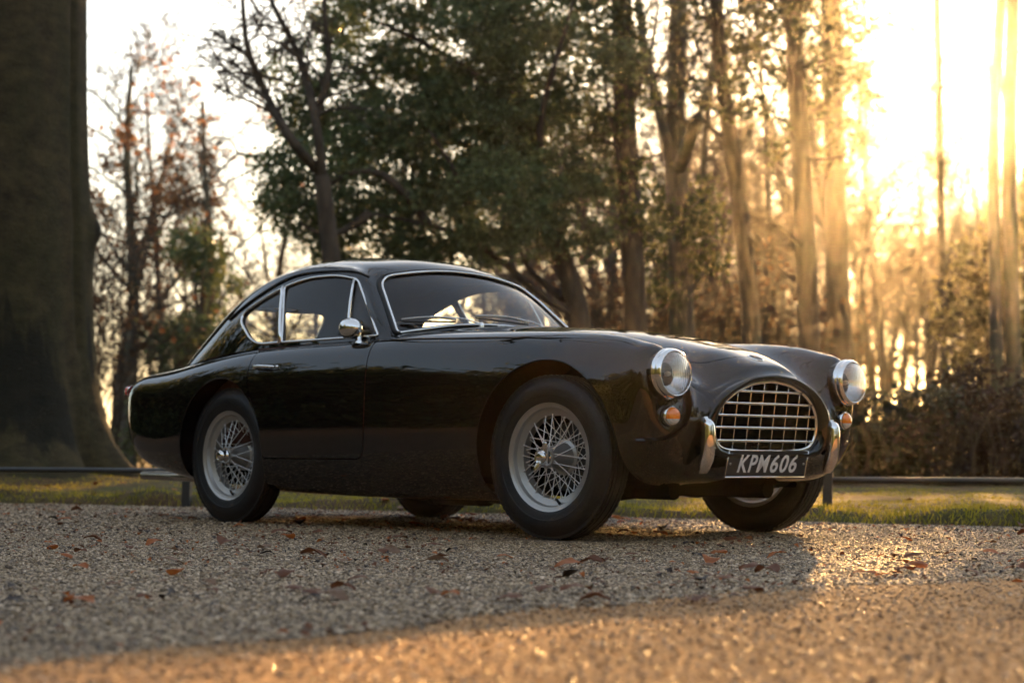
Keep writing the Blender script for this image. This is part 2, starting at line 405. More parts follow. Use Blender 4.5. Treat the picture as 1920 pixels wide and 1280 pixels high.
tag(scatter('gravel_stones', V, F, PEB, 2600, .004, .010, 4), 'stray gravel stones spilling over the edge of the road', 'gravel', kind='stuff')
V, F = strip_region(A0, A1, np.linspace(2.4, 7.5, 60), lambda x, y: 0*x + .0085, lambda x, y: x > road_edge(y))
tag(scatter('road_grit', V, F, GLINT, 150, .0025, .0050, 7), 'extra-glossy grit added to glint on the road', 'grit', kind='stuff')
tag(scatter('road_grit', V, F, GRIT, 1500, .0026, .0068, 3), 'fine grit scattered over the compacted road', 'grit', kind='stuff')
# ================================================================== THE CAR
M_PAINT = plain('black_paint', (0.0022, 0.0021, 0.0020), 0.035, 0, 0.5, 1.0)
# faint waviness and dust so that the paint is not a perfect mirror
_nt = M_PAINT.node_tree; _b = _nt.nodes['Principled BSDF']; _tc = _nt.nodes.new('ShaderNodeTexCoord')
_n1 = noise(_nt, _tc.outputs['Object'], 2.6, 2, 0.4)
_bp = _nt.nodes.new('ShaderNodeBump'); _bp.inputs['Strength'].default_value = 0.10; _bp.inputs['Distance'].default_value = 0.012
_nt.links.new(_n1, _bp.inputs['Height']); _nt.links.new(_bp.outputs['Normal'], _b.inputs['Normal'])
_nt.links.new(_bp.outputs['Normal'], _b.inputs['Coat Normal'])
_n2 = noise(_nt, _tc.outputs['Object'], 9.0, 6, 0.65)
_rr = ramp(_nt, _n2, [(0.3, (0.02,)*3), (0.8, (0.075,)*3)]); _nt.links.new(_rr, _b.inputs['Roughness'])
_b.inputs['Coat Roughness'].default_value = 0.012; _b.inputs['Coat IOR'].default_value = 1.58; _b.inputs['Specular IOR Level'].default_value = .0
M_CHROME = plain('chrome', (0.86, 0.84, 0.81), 0.06, 1.0, var=0.06, vscale=5)
M_SPOKE = plain('spoke_silver', (0.74, 0.73, 0.71), 0.30, 0.7, var=.1, vscale=14)
M_SATIN = plain('satin_silver', (0.42, 0.40, 0.37), 0.36, 0.7, var=0.16, vscale=14, bump=0.05, bscale=90)
M_RUBBER = plain('rubber', (0.008, 0.008, 0.008), 0.5, 0, 0.38, var=0.4, vscale=10, bump=0.15, bscale=120)
M_UNDER = plain('underbody_black', (0.0022, 0.0022, 0.0022), 0.95, 0, 0.0, var=0.4)
M_UNDER.node_tree.nodes['Principled BSDF'].inputs['IOR'].default_value = 1.02
M_DRUM = plain('brake_drum', (0.055, 0.053, 0.05), 0.5, 0.6, var=0.3, vscale=12)
M_EXH = plain('exhaust_steel', (0.42, 0.38, 0.33), 0.22, 1.0, var=0.3, vscale=6)
M_LEATHER = plain('tan_leather', (0.16, 0.05, 0.028), 0.5, 0, 0.4, var=0.25, bump=0.15, bscale=40)
M_CLOTH = plain('headliner_cloth', (0.05, 0.042, 0.034), 0.9, 0, 0.1, var=0.15)
M_DARKTRIM = plain('dark_trim', (0.012, 0.011, 0.010), 0.55, 0, 0.3)
M_GLASS = thin_glass('car_glass', (0.96, 0.97, 0.95), 1.52, boost=1.0)
M_LENS = thin_glass('headlight_lens', (0.92, 0.93, 0.93), 1.52, flutes=26.0, boost=2.0)
_nt = M_LENS.node_tree; _o = _nt.nodes['Material Output']; _m = _o.inputs['Surface'].links[0].from_node     # pressed glass scatters a little
_x = _nt.nodes.new('ShaderNodeMixShader'); _x.inputs[0].default_value = .10; _d = _nt.nodes.new('ShaderNodeBsdfDiffuse'); _d.inputs['Color'].default_value = (.80, .81, .82, 1)
_bq = [n for n in _nt.nodes if n.type == 'BUMP'][0]; _bq.inputs['Strength'].default_value = .6; _nt.links.new(_bq.outputs['Normal'], _d.inputs['Normal'])
_nt.links.new(_m.outputs[0], _x.inputs[1]); _nt.links.new(_d.outputs[0], _x.inputs[2]); _nt.links.new(_x.outputs[0], _o.inputs['Surface'])
M_REFL = plain('lamp_reflector', (0.86, 0.86, 0.86), 0.22, 1.0)
M_PLATE = plain('plate_black', (0.020, 0.019, 0.018), 0.38, 0, 0.5, var=0.2)
M_WHITE = plain('plate_white', (0.80, 0.78, 0.74), 0.5, var=0.08)
def lens_mat(name, col, em=0.0):
    m, nt, b, out = new_mat(name)
    b.inputs['Base Color'].default_value = (*col, 1); b.inputs['Roughness'].default_value = 0.08
    b.inputs['Transmission Weight'].default_value = 0.0; b.inputs['Coat Weight'].default_value = 1.0
    tc = nt.nodes.new('ShaderNodeTexCoord'); w = nt.nodes.new('ShaderNodeTexWave'); w.inputs['Scale'].default_value = 40
    nt.links.new(tc.outputs['Object'], w.inputs['Vector'])
    bp = nt.nodes.new('ShaderNodeBump'); bp.inputs['Strength'].default_value = 0.35; bp.inputs['Distance'].default_value = 0.003
    nt.links.new(w.outputs['Fac'], bp.inputs['Height']); nt.links.new(bp.outputs['Normal'], b.inputs['Normal'])
    return m
M_AMBER = lens_mat('amber_lens', (0.95, 0.24, 0.010)); M_RED = lens_mat('red_lens', (0.75, 0.015, 0.012)); M_CLEAR = lens_mat('clear_lens', (0.75, 0.74, 0.7))

CAR = empty('coupe_car', (1.143, 0, 0))
tag(CAR, 'glossy black vintage fastback coupe with wire wheels parked on gravel', 'car')
CAR_INV = Matrix.Translation((-1.143, 0, 0))
def into_car(o, parent=None):
    """o was built in world coordinates: hang it under the car (or a part of it) without moving it"""
    p = parent or CAR
    o.parent = p; bpy.context.view_layer.update()
    o.matrix_parent_inverse = p.matrix_world.inverted()
    return o

# ---- smooth surfaces through tables of points
def cspline(t, P, q):
    """natural cubic spline through P at knots t, sampled at q (P any trailing shape)"""
    t = np.asarray(t, float); P = np.asarray(P, float); n = len(t); h = np.diff(t)
    A = np.zeros((n, n)); A[0, 0] = A[-1, -1] = 1; B = np.zeros((n,) + P.shape[1:])
    for i in range(1, n - 1):
        A[i, i - 1] = h[i - 1]; A[i, i] = 2*(h[i - 1] + h[i]); A[i, i + 1] = h[i]
        B[i] = 6*((P[i + 1] - P[i])/h[i] - (P[i] - P[i - 1])/h[i - 1])
    Mm = np.linalg.solve(A, B.reshape(n, -1)).reshape(B.shape)
    q = np.asarray(q, float); k = np.clip(np.searchsorted(t, q) - 1, 0, n - 2)
    ex = (slice(None),) + (None,)*(P.ndim - 1)
    a = ((t[k + 1] - q)/h[k])[ex]; b = ((q - t[k])/h[k])[ex]; hh = (h[k]**2)[ex]
    return a*P[k] + b*P[k + 1] + ((a**3 - a)*Mm[k] + (b**3 - b)*Mm[k + 1])*hh/6

def chord(T, axis):
    d = np.linalg.norm(np.diff(T, axis=axis), axis=2); d = d.mean(axis=1 - axis)
    return np.concatenate([[0], np.cumsum(np.maximum(d, 1e-4))])

class PM:
    """polygon mesh that can be cut along the zero line of a function of position"""
    def __init__(s, V, N, F): s.V, s.N, s.F = V, N, F
    def cut(s, fn):
        P = np.array(s.V); f = fn(P); pos, neg, cache = [], [], {}
        def mid(i, j):
            k = (i, j) if i < j else (j, i)
            if k not in cache:
                i, j = k; t = f[i]/(f[i] - f[j])
                s.V.append(s.V[i] + (s.V[j] - s.V[i])*t)
                n = s.N[i] + (s.N[j] - s.N[i])*t; s.N.append(n/(np.linalg.norm(n) + 1e-12)); cache[k] = len(s.V) - 1
            return cache[k]
        for F in s.F:
            g = [f[i] > 0 for i in F]
            if all(g): pos.append(F)
            elif not any(g): neg.append(F)
            else:
                a, b = [], []
                for q in range(len(F)):
                    i, j = F[q], F[(q + 1) % len(F)]
                    (a if f[i] > 0 else b).append(i)
                    if (f[i] > 0) != (f[j] > 0):
                        m = mid(i, j); a.append(m); b.append(m)
                if len(a) > 2: pos.append(tuple(a))
                if len(b) > 2: neg.append(tuple(b))
        return PM(s.V, s.N, pos), PM(s.V, s.N, neg)
    def build(s, name, mat, parent=None, offset=0.0):
        used = sorted({i for F in s.F for i in F}); mp = {i: k for k, i in enumerate(used)}
        V = [s.V[i] + s.N[i]*offset for i in used]; N = [s.N[i] for i in used]
        o = mesh_obj(name, V, [tuple(mp[i] for i in F) for F in s.F], mat, None, True, N)
        return into_car(o, parent)
    def bvh(s): return BVHTree.FromPolygons([tuple(v) for v in s.V], [tuple(f) for f in s.F])

def grid_pm(T, nu, nv, out):
    """T (rows, rails, 3) -> dense PM; `out` = a point the normals face away from"""
    tu, tv = chord(T, 0), chord(T, 1)
    S = cspline(tu, T, np.linspace(0, tu[-1], nu)); S = np.swapaxes(cspline(tv, np.swapaxes(S, 0, 1), np.linspace(0, tv[-1], nv)), 0, 1)
    du = np.gradient(S, axis=0); dv = np.gradient(S, axis=1); N = np.cross(du, dv)
    N /= np.linalg.norm(N, axis=2)[..., None] + 1e-12
    mid = S[nu//2, nv//2]; flip = (N[nu//2, nv//2] @ (mid - np.array(out))) < 0
    if flip: N = -N
    F = []
    for i in range(nu - 1):
        for j in range(nv - 1):
            q = (i*nv + j, (i + 1)*nv + j, (i + 1)*nv + j + 1, i*nv + j + 1)
            F.append(q[::-1] if flip else q)
    return PM(list(S.reshape(-1, 3)), list(N.reshape(-1, 3)), F), S

def round_poly(pts, r, n=7):
    """closed polygon with rounded corners; r a number or one per corner"""
    P = [np.array(p, float) for p in pts]; m = len(P); out = []
    rs = r if hasattr(r, '__len__') else [r]*m
    for i in range(m):
        a, b, c = P[i - 1], P[i], P[(i + 1) % m]; u = a - b; v = c - b; lu, lv = np.linalg.norm(u), np.linalg.norm(v); u /= lu; v /= lv
        d = min(rs[i], lu*.49, lv*.49)
        p0, p1 = b + u*d, b + v*d
        for k in range(n):
            t = k/(n - 1); out.append((1 - t)**2*p0 + 2*t*(1 - t)*b + t*t*p1)
    return np.array(out)

def sdf_poly(Q, poly):
    """signed distance to polygon (negative inside), Q (n,2)"""
    a = poly; b = np.roll(poly, -1, 0); best = np.full(len(Q), 1e9); ins = np.zeros(len(Q), bool)
    for p, q in zip(a, b):
        e = q - p; w = Q - p; t = np.clip((w @ e)/(e @ e + 1e-12), 0, 1)
        best = np.minimum(best, np.linalg.norm(w - t[:, None]*e, axis=1))
        c = ((p[1] <= Q[:, 1]) & (q[1] > Q[:, 1])) | ((q[1] <= Q[:, 1]) & (p[1] > Q[:, 1]))
        xi = p[0] + (Q[:, 1] - p[1])/((q[1] - p[1]) if abs(q[1] - p[1]) > 1e-12 else 1e-12)*(q[0] - p[0])
        ins ^= c & (Q[:, 0] < xi)
    return np.where(ins, -best, best)

# ---- lower body: rows run from tail to mouth, 11 rails run from the centre line over the wing to the underside
B = [
 # tail end
 [(-1.13,0,.600),(-1.13,.22,.600),(-1.13,.38,.605),(-1.135,.47,.622),(-1.135,.53,.640),(-1.130,.568,.610),(-1.118,.583,.54),(-1.098,.578,.46),(-1.06,.555,.388),(-1.00,.50,.345),(-1.00,.30,.335)],
 [(-1.08,0,.670),(-1.08,.22,.672),(-1.08,.40,.680),(-1.085,.50,.694),(-1.085,.565,.700),(-1.08,.612,.662),(-1.07,.630,.57),(-1.05,.628,.46),(-1.01,.602,.362),(-.94,.53,.310),(-.94,.30,.300)],
 [(-.80,0,.765),(-.80,.24,.765),(-.80,.42,.766),(-.80,.53,.774),(-.80,.605,.768),(-.80,.668,.722),(-.80,.703,.61),(-.80,.708,.47),(-.79,.688,.33),(-.77,.60,.262),(-.77,.35,.25)],
 [(-.42,0,.825),(-.42,.25,.824),(-.42,.45,.822),(-.42,.55,.818),(-.42,.632,.804),(-.42,.700,.755),(-.42,.742,.645),(-.42,.750,.49),(-.42,.735,.33),(-.42,.66,.228),(-.42,.40,.21)],
 [(.0,0,.870),(.0,.26,.869),(.0,.46,.866),(.0,.57,.861),(.0,.650,.848),(.0,.715,.802),(.0,.758,.69),(.0,.768,.53),(.0,.755,.34),(.0,.69,.205),(.0,.42,.19)],
 [(.42,0,.885),(.42,.26,.885),(.42,.47,.882),(.42,.58,.878),(.42,.660,.866),(.42,.722,.822),(.42,.764,.71),(.42,.775,.55),(.42,.763,.34),(.42,.70,.188),(.42,.44,.18)],
 [(.85,0,.892),(.85,.26,.892),(.85,.47,.888),(.85,.58,.882),(.85,.662,.868),(.85,.722,.825),(.85,.764,.715),(.85,.775,.55),(.85,.763,.34),(.85,.70,.182),(.85,.44,.175)],
 [(1.28,0,.936),(1.28,.26,.930),(1.28,.45,.908),(1.28,.565,.895),(1.28,.650,.878),(1.28,.716,.832),(1.28,.760,.718),(1.28,.773,.55),(1.28,.762,.34),(1.28,.70,.178),(1.28,.44,.175)],
 [(1.70,0,.926),(1.70,.24,.916),(1.70,.43,.888),(1.70,.545,.882),(1.70,.632,.872),(1.70,.706,.826),(1.70,.756,.712),(1.70,.771,.55),(1.70,.760,.34),(1.70,.69,.178),(1.70,.42,.175)],
 [(2.08,0,.898),(2.08,.23,.886),(2.08,.415,.850),(2.08,.525,.860),(2.08,.610,.863),(2.08,.692,.820),(2.08,.752,.704),(2.08,.770,.55),(2.08,.758,.34),(2.08,.68,.182),(2.08,.40,.175)],
 [(2.38,0,.857),(2.38,.22,.842),(2.38,.405,.802),(2.38,.510,.830),(2.38,.592,.848),(2.38,.676,.806),(2.38,.742,.690),(2.38,.762,.54),(2.38,.750,.345),(2.38,.66,.205),(2.38,.38,.185)],
 [(2.62,0,.806),(2.62,.21,.784),(2.62,.392,.735),(2.62,.492,.782),(2.63,.578,.815),(2.62,.662,.772),(2.61,.722,.664),(2.59,.736,.52),(2.58,.720,.350),(2.57,.62,.232),(2.57,.36,.205)],
 [(2.70,0,.786),(2.70,.20,.762),(2.695,.382,.703),(2.70,.486,.757),(2.715,.575,.794),(2.705,.662,.748),(2.692,.708,.642),(2.68,.716,.50),(2.665,.698,.348),(2.64,.595,.243),(2.63,.32,.216)],
 [(2.77,0,.760),(2.77,.19,.733),(2.760,.372,.665),(2.775,.478,.722),(2.790,.572,.764),(2.782,.660,.715),(2.765,.690,.610),(2.750,.692,.48),(2.735,.672,.348),(2.705,.565,.255),(2.69,.28,.228)],
 [(2.865,0,.716),(2.860,.165,.690),(2.838,.325,.610),(2.820,.425,.595),(2.818,.520,.570),(2.812,.585,.525),(2.810,.605,.470),(2.806,.585,.405),(2.803,.520,.325),(2.795,.385,.272),(2.775,.15,.252)],
 [(2.905,0,.668),(2.903,.135,.655),(2.897,.257,.610),(2.888,.330,.560),(2.882,.364,.508),(2.876,.374,.455),(2.870,.366,.405),(2.866,.342,.370),(2.862,.290,.350),(2.858,.150,.343),(2.856,.0,.343)],
]
B = np.array(B)
lip1 = B[-1].copy(); lip1[:, 0] += .006; lip1[:, 1] *= .965; lip1[:, 2] = .510 + (lip1[:, 2] - .510)*.965
lip2 = B[-1].copy(); lip2[:, 0] -= .004; lip2[:, 1] *= .915; lip2[:, 2] = .510 + (lip2[:, 2] - .510)*.915
lip3 = lip2.copy(); lip3[:, 0] -= .05
B = np.concatenate([B, [lip1, lip2, lip3]], 0)
L = B[:, :0:-1].copy(); L[..., 1] *= -1
body_pm, S_BODY = grid_pm(np.concatenate([L, B], 1), 300, 141, (1.0, 0, .45))
BODY_BVH = body_pm.bvh()

RW, RT = 2.286, 0.338         # front axle x, tyre radius
ARCHES = ((0.0, .374), (RW + .016, .386))
def f_arch(P):
    f = np.full(len(P), 1e3)
    for cx, r in ARCHES:
        d = np.hypot(P[:, 0] - cx, (P[:, 2] - .345)*1.0) - r
        d = np.where(np.abs(P[:, 1]) > .40, d, np.maximum(d, .05)); f = np.minimum(f, d)
    return f
def f_mouth(P): return np.where((P[:, 0] < 2.86) & (P[:, 0] > 2.80) & (np.abs(P[:, 1]) < .30) & (P[:, 2] < .62) & (P[:, 2] > .39), 1., 1.)
shell, _ = body_pm.cut(f_arch)
# greenhouse footprint is open inside
FOOT = round_poly([(1.10, .55), (.85, .60), (.3, .60), (-.2, .56), (-.5, .45), (-.72, .30), (-.72, -.30), (-.5, -.45), (-.2, -.56), (.3, -.60), (.85, -.60), (1.10, -.55)], .05, 4)
shell, _ = shell.cut(lambda P: np.where(P[:, 2] > .72, sdf_poly(P[:, :2], FOOT), 1.0))
# doors: an outline in side view
DOOR = round_poly([(.372, .322), (1.158, .322), (1.182, .60), (1.152, .92), (.255, .92), (.225, .72), (.372, .45)], [.03, .06, .5, .02, .02, .25, .2], 8)
def f_door(P): return np.where((np.abs(P[:, 1]) > .55), sdf_poly(P[:, [0, 2]], DOOR), 1.0)
shell, d_in = shell.cut(lambda P: f_door(P) - .0028)
_, door_pm = d_in.cut(lambda P: f_door(P) + .0028)
# bonnet: an outline in plan
HOOD = round_poly([(1.245, .40), (2.30, .352), (2.70, .30), (2.78, .18), (2.80, 0), (2.78, -.18), (2.70, -.30), (2.30, -.352), (1.245, -.40), (1.262, 0)], [.06, .4, .1, .1, .1, .1, .1, .4, .06, .3], 6)
def f_hood(P): return np.where(P[:, 2] > .60, sdf_poly(P[:, :2], HOOD), 1.0)
shell, h_in = shell.cut(lambda P: f_hood(P) - .0014)
_, hood_pm = h_in.cut(lambda P: f_hood(P) + .0014)
body = shell.build('body', M_PAINT)
bonnet = hood_pm.build('bonnet', M_PAINT)
dr, dl = door_pm.cut(lambda P: -P[:, 1])
doors = {-1: dr.build('door', M_PAINT), 1: dl.build('door', M_PAINT)}

# tail panel, number of other hidden closings
tail = S_BODY[0]
into_car(mesh_obj('tail_panel', tail, [tuple(range(len(tail)))], M_PAINT, None, False))

def hit_side(x, z, sgn, bvh=None, default=.7):
    """point on the body at side-view position x, z"""
    h = (bvh or BODY_BVH).ray_cast(Vector((x, sgn*2.0, z)), Vector((0, -sgn, 0)))
    return np.array(h[0]) if h[0] is not None else np.array([x, sgn*default, z])
def hit_front(y, z, bvh=None):
    h = (bvh or BODY_BVH).ray_cast(Vector((4.0, y, z)), Vector((-1, 0, 0)))
    return (np.array(h[0]), np.array(h[1])) if h[0] is not None else (np.array([2.8, y, z]), np.array([1., 0, 0]))
def hit_top(x, y, bvh=None):
    h = (bvh or BODY_BVH).ray_cast(Vector((x, y, 3.0)), Vector((0, 0, -1)))
    return (np.array(h[0]), np.array(h[1])) if h[0] is not None else (np.array([x, y, .85]), np.array([0, 0, 1.]))

# rolled wheel-arch edges and the wells behind them
for sgn in (-1, 1):
    for cx, r in ARCHES:
        pts = []
        for a in np.radians(np.linspace(-14, 194, 60)):
            x, z = cx + r*math.cos(a), .345 + r*math.sin(a)
            if z < .26: continue
            p = hit_side(x, z, sgn); p[1] -= sgn*.004; pts.append(p)
        into_car(MB().tube(pts, .0042, 6).build('arch_lip', M_PAINT))
        mb = MB(); ring = []
        for a in np.radians(np.linspace(-14, 194, 40)):
            for w in (.42, .755): ring.append((cx + (r + .012)*math.cos(a), sgn*(w if w < .5 else abs(hit_side(cx + r*math.cos(a), .345 + r*math.sin(a), sgn)[1]) - .006), .345 + (r + .012)*math.sin(a)))
        mb.add(ring, [(2*i, 2*i + 1, 2*i + 3, 2*i + 2) for i in range(39)])
        mb.add([(cx + (r + .012)*math.cos(a), sgn*.42, .345 + (r + .012)*math.sin(a)) for a in np.radians(np.linspace(-20, 200, 40))], [tuple(range(40))])
        into_car(mb.build('wheel_well', M_UNDER))

# floor, chassis tubes, pipes
mb = MB()
mb.box((.75, 0, .245), (2.55, 1.22, .03)).box((-.62, 0, .30), (.55, .98, .03)).box((2.32, 0, .26), (.75, .78, .03))
mb.box((1.0, 0, .52), (.03, 1.3, .56)); mb.box((1.32, 0, .55), (.03, 1.2, .58)); mb.box((-.52, 0, .5), (.03, 1.1, .5))
mb.box((2.60, 0, .40), (.02, .95, .36))
for s in (-1, 1): mb.tube([(-.6, s*.30, .22), (2.62, s*.30, .20)], .038, 10)
mb.box((2.46, -.17, .20), (.10, .62, .05)); mb.box((.02, 0, .26), (.10, 1.0, .06)).tube([(2.30, -.55, .30), (2.30, .55, .30)], .03)
mb.tube([(2.52, -.42, .19), (2.40, -.44, .175), (2.30, -.44, .19)], .022)
into_car(mb.build('chassis', M_UNDER, None, True, 40))
mb = MB()
mb.tube([(2.05, -.46, .20), (1.85, -.47, .15), (1.65, -.47, .160), (1.25, -.47, .160), (1.08, -.47, .17), (.5, -.44, .20), (-.15, -.34, .30)], .026, 12)
mb.lathe([(0, .02), (.02, .050), (.40, .050), (.42, .02)], (1.28, -.47, .168), (1, 0, 0), 16)
for x in (1.32, 1.62): mb.lathe([(0, .053), (.025, .053)], (x, -.47, .168), (1, 0, 0), 16)
mb.tube([(1.35, -.47, .20), (1.35, -.47, .115)], .006, 6).lathe([(0, .001), (.006, .010), (.014, .010), (.02, .001)], (1.35, -.47, .105), (0, 0, 1), 8)
into_car(mb.build('exhaust_pipe', plain('old_exhaust', (.03, .024, .018), .55, .6, var=.4)))
for k, (y, dx) in enumerate(((-.445, 0), (-.365, .0))):
    into_car(MB().lathe([(.02, .016), (-.002, .019), (0, .023), (.56, .023)], (-1.20 + dx, y, .222), (1, 0, -.012), 20).build('tailpipe', M_EXH))
for y in (-.445, -.365): into_car(MB().tube([(-.78, y, .24), (-.78, y, .33)], .006, 6).build('exhaust_hanger', M_UNDER))

# ---- greenhouse: rows from windscreen base to tail: centre, edge, waist
G = [((1.275, .930), (1.205, .652, .872), (1.165, .668, .862)),
     ((1.228, .960), (1.178, .640, .900), (1.140, .668, .862)),
     ((1.095, 1.092), (1.045, .610, 1.020), (1.040, .668, .864)),
     ((.932, 1.236), (.885, .543, 1.158), (.920, .668, .866)),
     ((.858, 1.275), (.822, .530, 1.198), (.850, .668, .866)),
     ((.660, 1.316), (.660, .526, 1.236), (.720, .668, .866)),
     ((.330, 1.340), (.390, .526, 1.246), (.420, .668, .866)),
     ((-.02, 1.324), (.095, .520, 1.208), (.110, .664, .856)),
     ((-.36, 1.252), (-.180, .505, 1.124), (-.170, .652, .840)),
     ((-.66, 1.112), (-.425, .482, 1.014), (-.400, .622, .816)),
     ((-.90, .935), (-.650, .442, .886), (-.630, .568, .782)),
     ((-1.03, .780), (-.820, .385, .775), (-.810, .475, .742))]
rows = []
for c, e, w in G:
    c = np.array([c[0], 0, c[1]]); e = np.array(e); w = np.array(w); r = []
    for t in (0, .3, .6, .82, .94):
        k = t**2.3; r.append(np.array([c[0] + (e[0] - c[0])*k, e[1]*t, c[2] + (e[2] - c[2])*k]))
    r.append(e + np.array([0, .006, -.004]))
    for t, bul in ((.12, .010), (.4, .016), (.75, .010), (1.0, 0)):
        q = e + (w - e)*t; q[1] += bul*min(1, np.linalg.norm(w - e)/.3) ; r.append(q)
    rows.append(r)
Gt = np.array(rows); Lg = Gt[:, :0:-1].copy(); Lg[..., 1] *= -1
green_pm, S_GREEN = grid_pm(np.concatenate([Lg, Gt], 1), 170, 141, (.4, 0, .7))
GREEN_BVH = green_pm.bvh()
# openings
WS = round_poly([(-.618, .892), (-.30, .946), (0, .960), (.30, .946), (.618, .892), (.492, 1.182), (.25, 1.226), (0, 1.240), (-.25, 1.226), (-.492, 1.182)], [.025, .2, .2, .2, .025, .085, .2, .2, .2, .085], 9)
RWIN = round_poly([(-.36, .93), (.36, .93), (.30, 1.14), (-.30, 1.14)], .08, 8)
SIDE_D = round_poly([(.395, .884), (1.135, .884), (.838, 1.170), (.68, 1.200), (.46, 1.202), (.275, 1.170)], [.01, .02, .03, .2, .2, .02], 6)
SIDE_Q = round_poly([(.150, .882), (.372, .884), (.252, 1.162), (.085, 1.112), (-.085, 1.040)], [.10, .012, .015, .2, .11], 8)
GLASS = {}
def f_win(poly, ax, cond):
    return lambda P: np.where(cond(P), sdf_poly(P[:, ax], poly), 1.0)
conds = {'windscreen': (WS, [1, 2], lambda P: P[:, 0] > .80), 'rear_window': (RWIN, [1, 2], lambda P: P[:, 0] < -.35),
         'door_window': (SIDE_D, [0, 2], lambda P: np.abs(P[:, 1]) > .40), 'quarter_window': (SIDE_Q, [0, 2], lambda P: np.abs(P[:, 1]) > .40)}
def side_ok(P): return (np.abs(P[:, 1]) > .40)
cut = green_pm
for nm, (poly, ax, cond) in conds.items():
    cut, GLASS[nm] = cut.cut(f_win(poly, ax, cond))
roof = cut.build('roof', M_PAINT)
into_car(cut.build('headliner', M_CLOTH, None, -0.022), None)
def on_green(poly, ax, sgn=1, front=True, lift=0.0):
    pts = []
    for p in poly:
        if ax == 'side':
            q = hit_side(p[0], p[1], sgn, GREEN_BVH, .6); q[1] += sgn*lift
        else:
            h = GREEN_BVH.ray_cast(Vector((3 if front else -3, p[0], p[1])), Vector((-1 if front else 1, 0, 0)))
            q = np.array(h[0]) if h[0] is not None else None
            if q is None: continue
            q[0] += lift if front else -lift
        pts.append(q)
    return pts
ws = GLASS['windscreen'].build('windscreen', M_GLASS, None, -.004)
into_car(MB().tube(on_green(WS, 'front', lift=.003), .0105, 8, closed=True).build('windscreen_seal', M_DARKTRIM), ws)
WSi = WS*1.0; cW = WS.mean(0)
o_ = MB().tube(on_green(cW + (WS - cW)*.982, 'front', lift=.010), .0062, 8, closed=True).build('chrome_trim', M_CHROME); into_car(o_, ws)
rw = GLASS['rear_window'].build('rear_window', M_GLASS, None, -.004)
into_car(MB().tube(on_green(RWIN, 'back', front=False, lift=.002), .008, 8, closed=True).build('window_trim', M_CHROME), rw)
for sgn in (-1, 1):
    for nm, poly in (('door_window', SIDE_D), ('quarter_window', SIDE_Q)):
        sub = PM(GLASS[nm].V, GLASS[nm].N, [F for F in GLASS[nm].F if sgn*GLASS[nm].V[F[0]][1] > 0])
        g = sub.build(nm, M_GLASS, doors[sgn] if nm == 'door_window' else None, -.006)
        if nm == 'quarter_window':
            into_car(MB().tube(on_green(poly, 'side', sgn, lift=.002), .0078, 8, closed=True).build('window_frame', M_CHROME), g)
    if True:
        d = doors[sgn]
        into_car(MB().tube(on_green(SIDE_D, 'side', sgn, lift=.002), .0062, 8, closed=True).build('window_frame', M_CHROME), d)
        # post between door glass and quarter light, and the post of the swivel vent
        a, b_ = on_green([(.384, .878), (.262, 1.166)], 'side', sgn, lift=.006)
        n_ = 6; path = on_green([(.384 + (.262 - .384)*t, .876 + (1.170 - .876)*t) for t in np.linspace(0, 1, n_)], 'side', sgn, lift=.005)
        into_car(MB().tube(path, .0125, 8, flat=.7, up=(0, sgn, 0)).build('window_post', M_CHROME), d)
        path = on_green([(.915 + (.815 - .915)*t, .880 + (1.170 - .880)*t) for t in np.linspace(0, 1, n_)], 'side', sgn, lift=.004)
        into_car(MB().tube(path, .0085, 8, flat=.7, up=(0, sgn, 0)).build('vent_post', M_CHROME), d)
    # rain gutter
    gut = [(.872, 1.182), (.82, 1.204), (.74, 1.218), (.60, 1.226), (.42, 1.227), (.25, 1.205), (.08, 1.152), (-.06, 1.098), (-.20, 1.030)]
    gp = cspline(np.arange(len(gut)), np.array(gut), np.linspace(0, len(gut) - 1, 40))
    into_car(MB().tube(on_green(gp, 'side', sgn, lift=.004), .0075, 8).build('rain_gutter', M_PAINT))
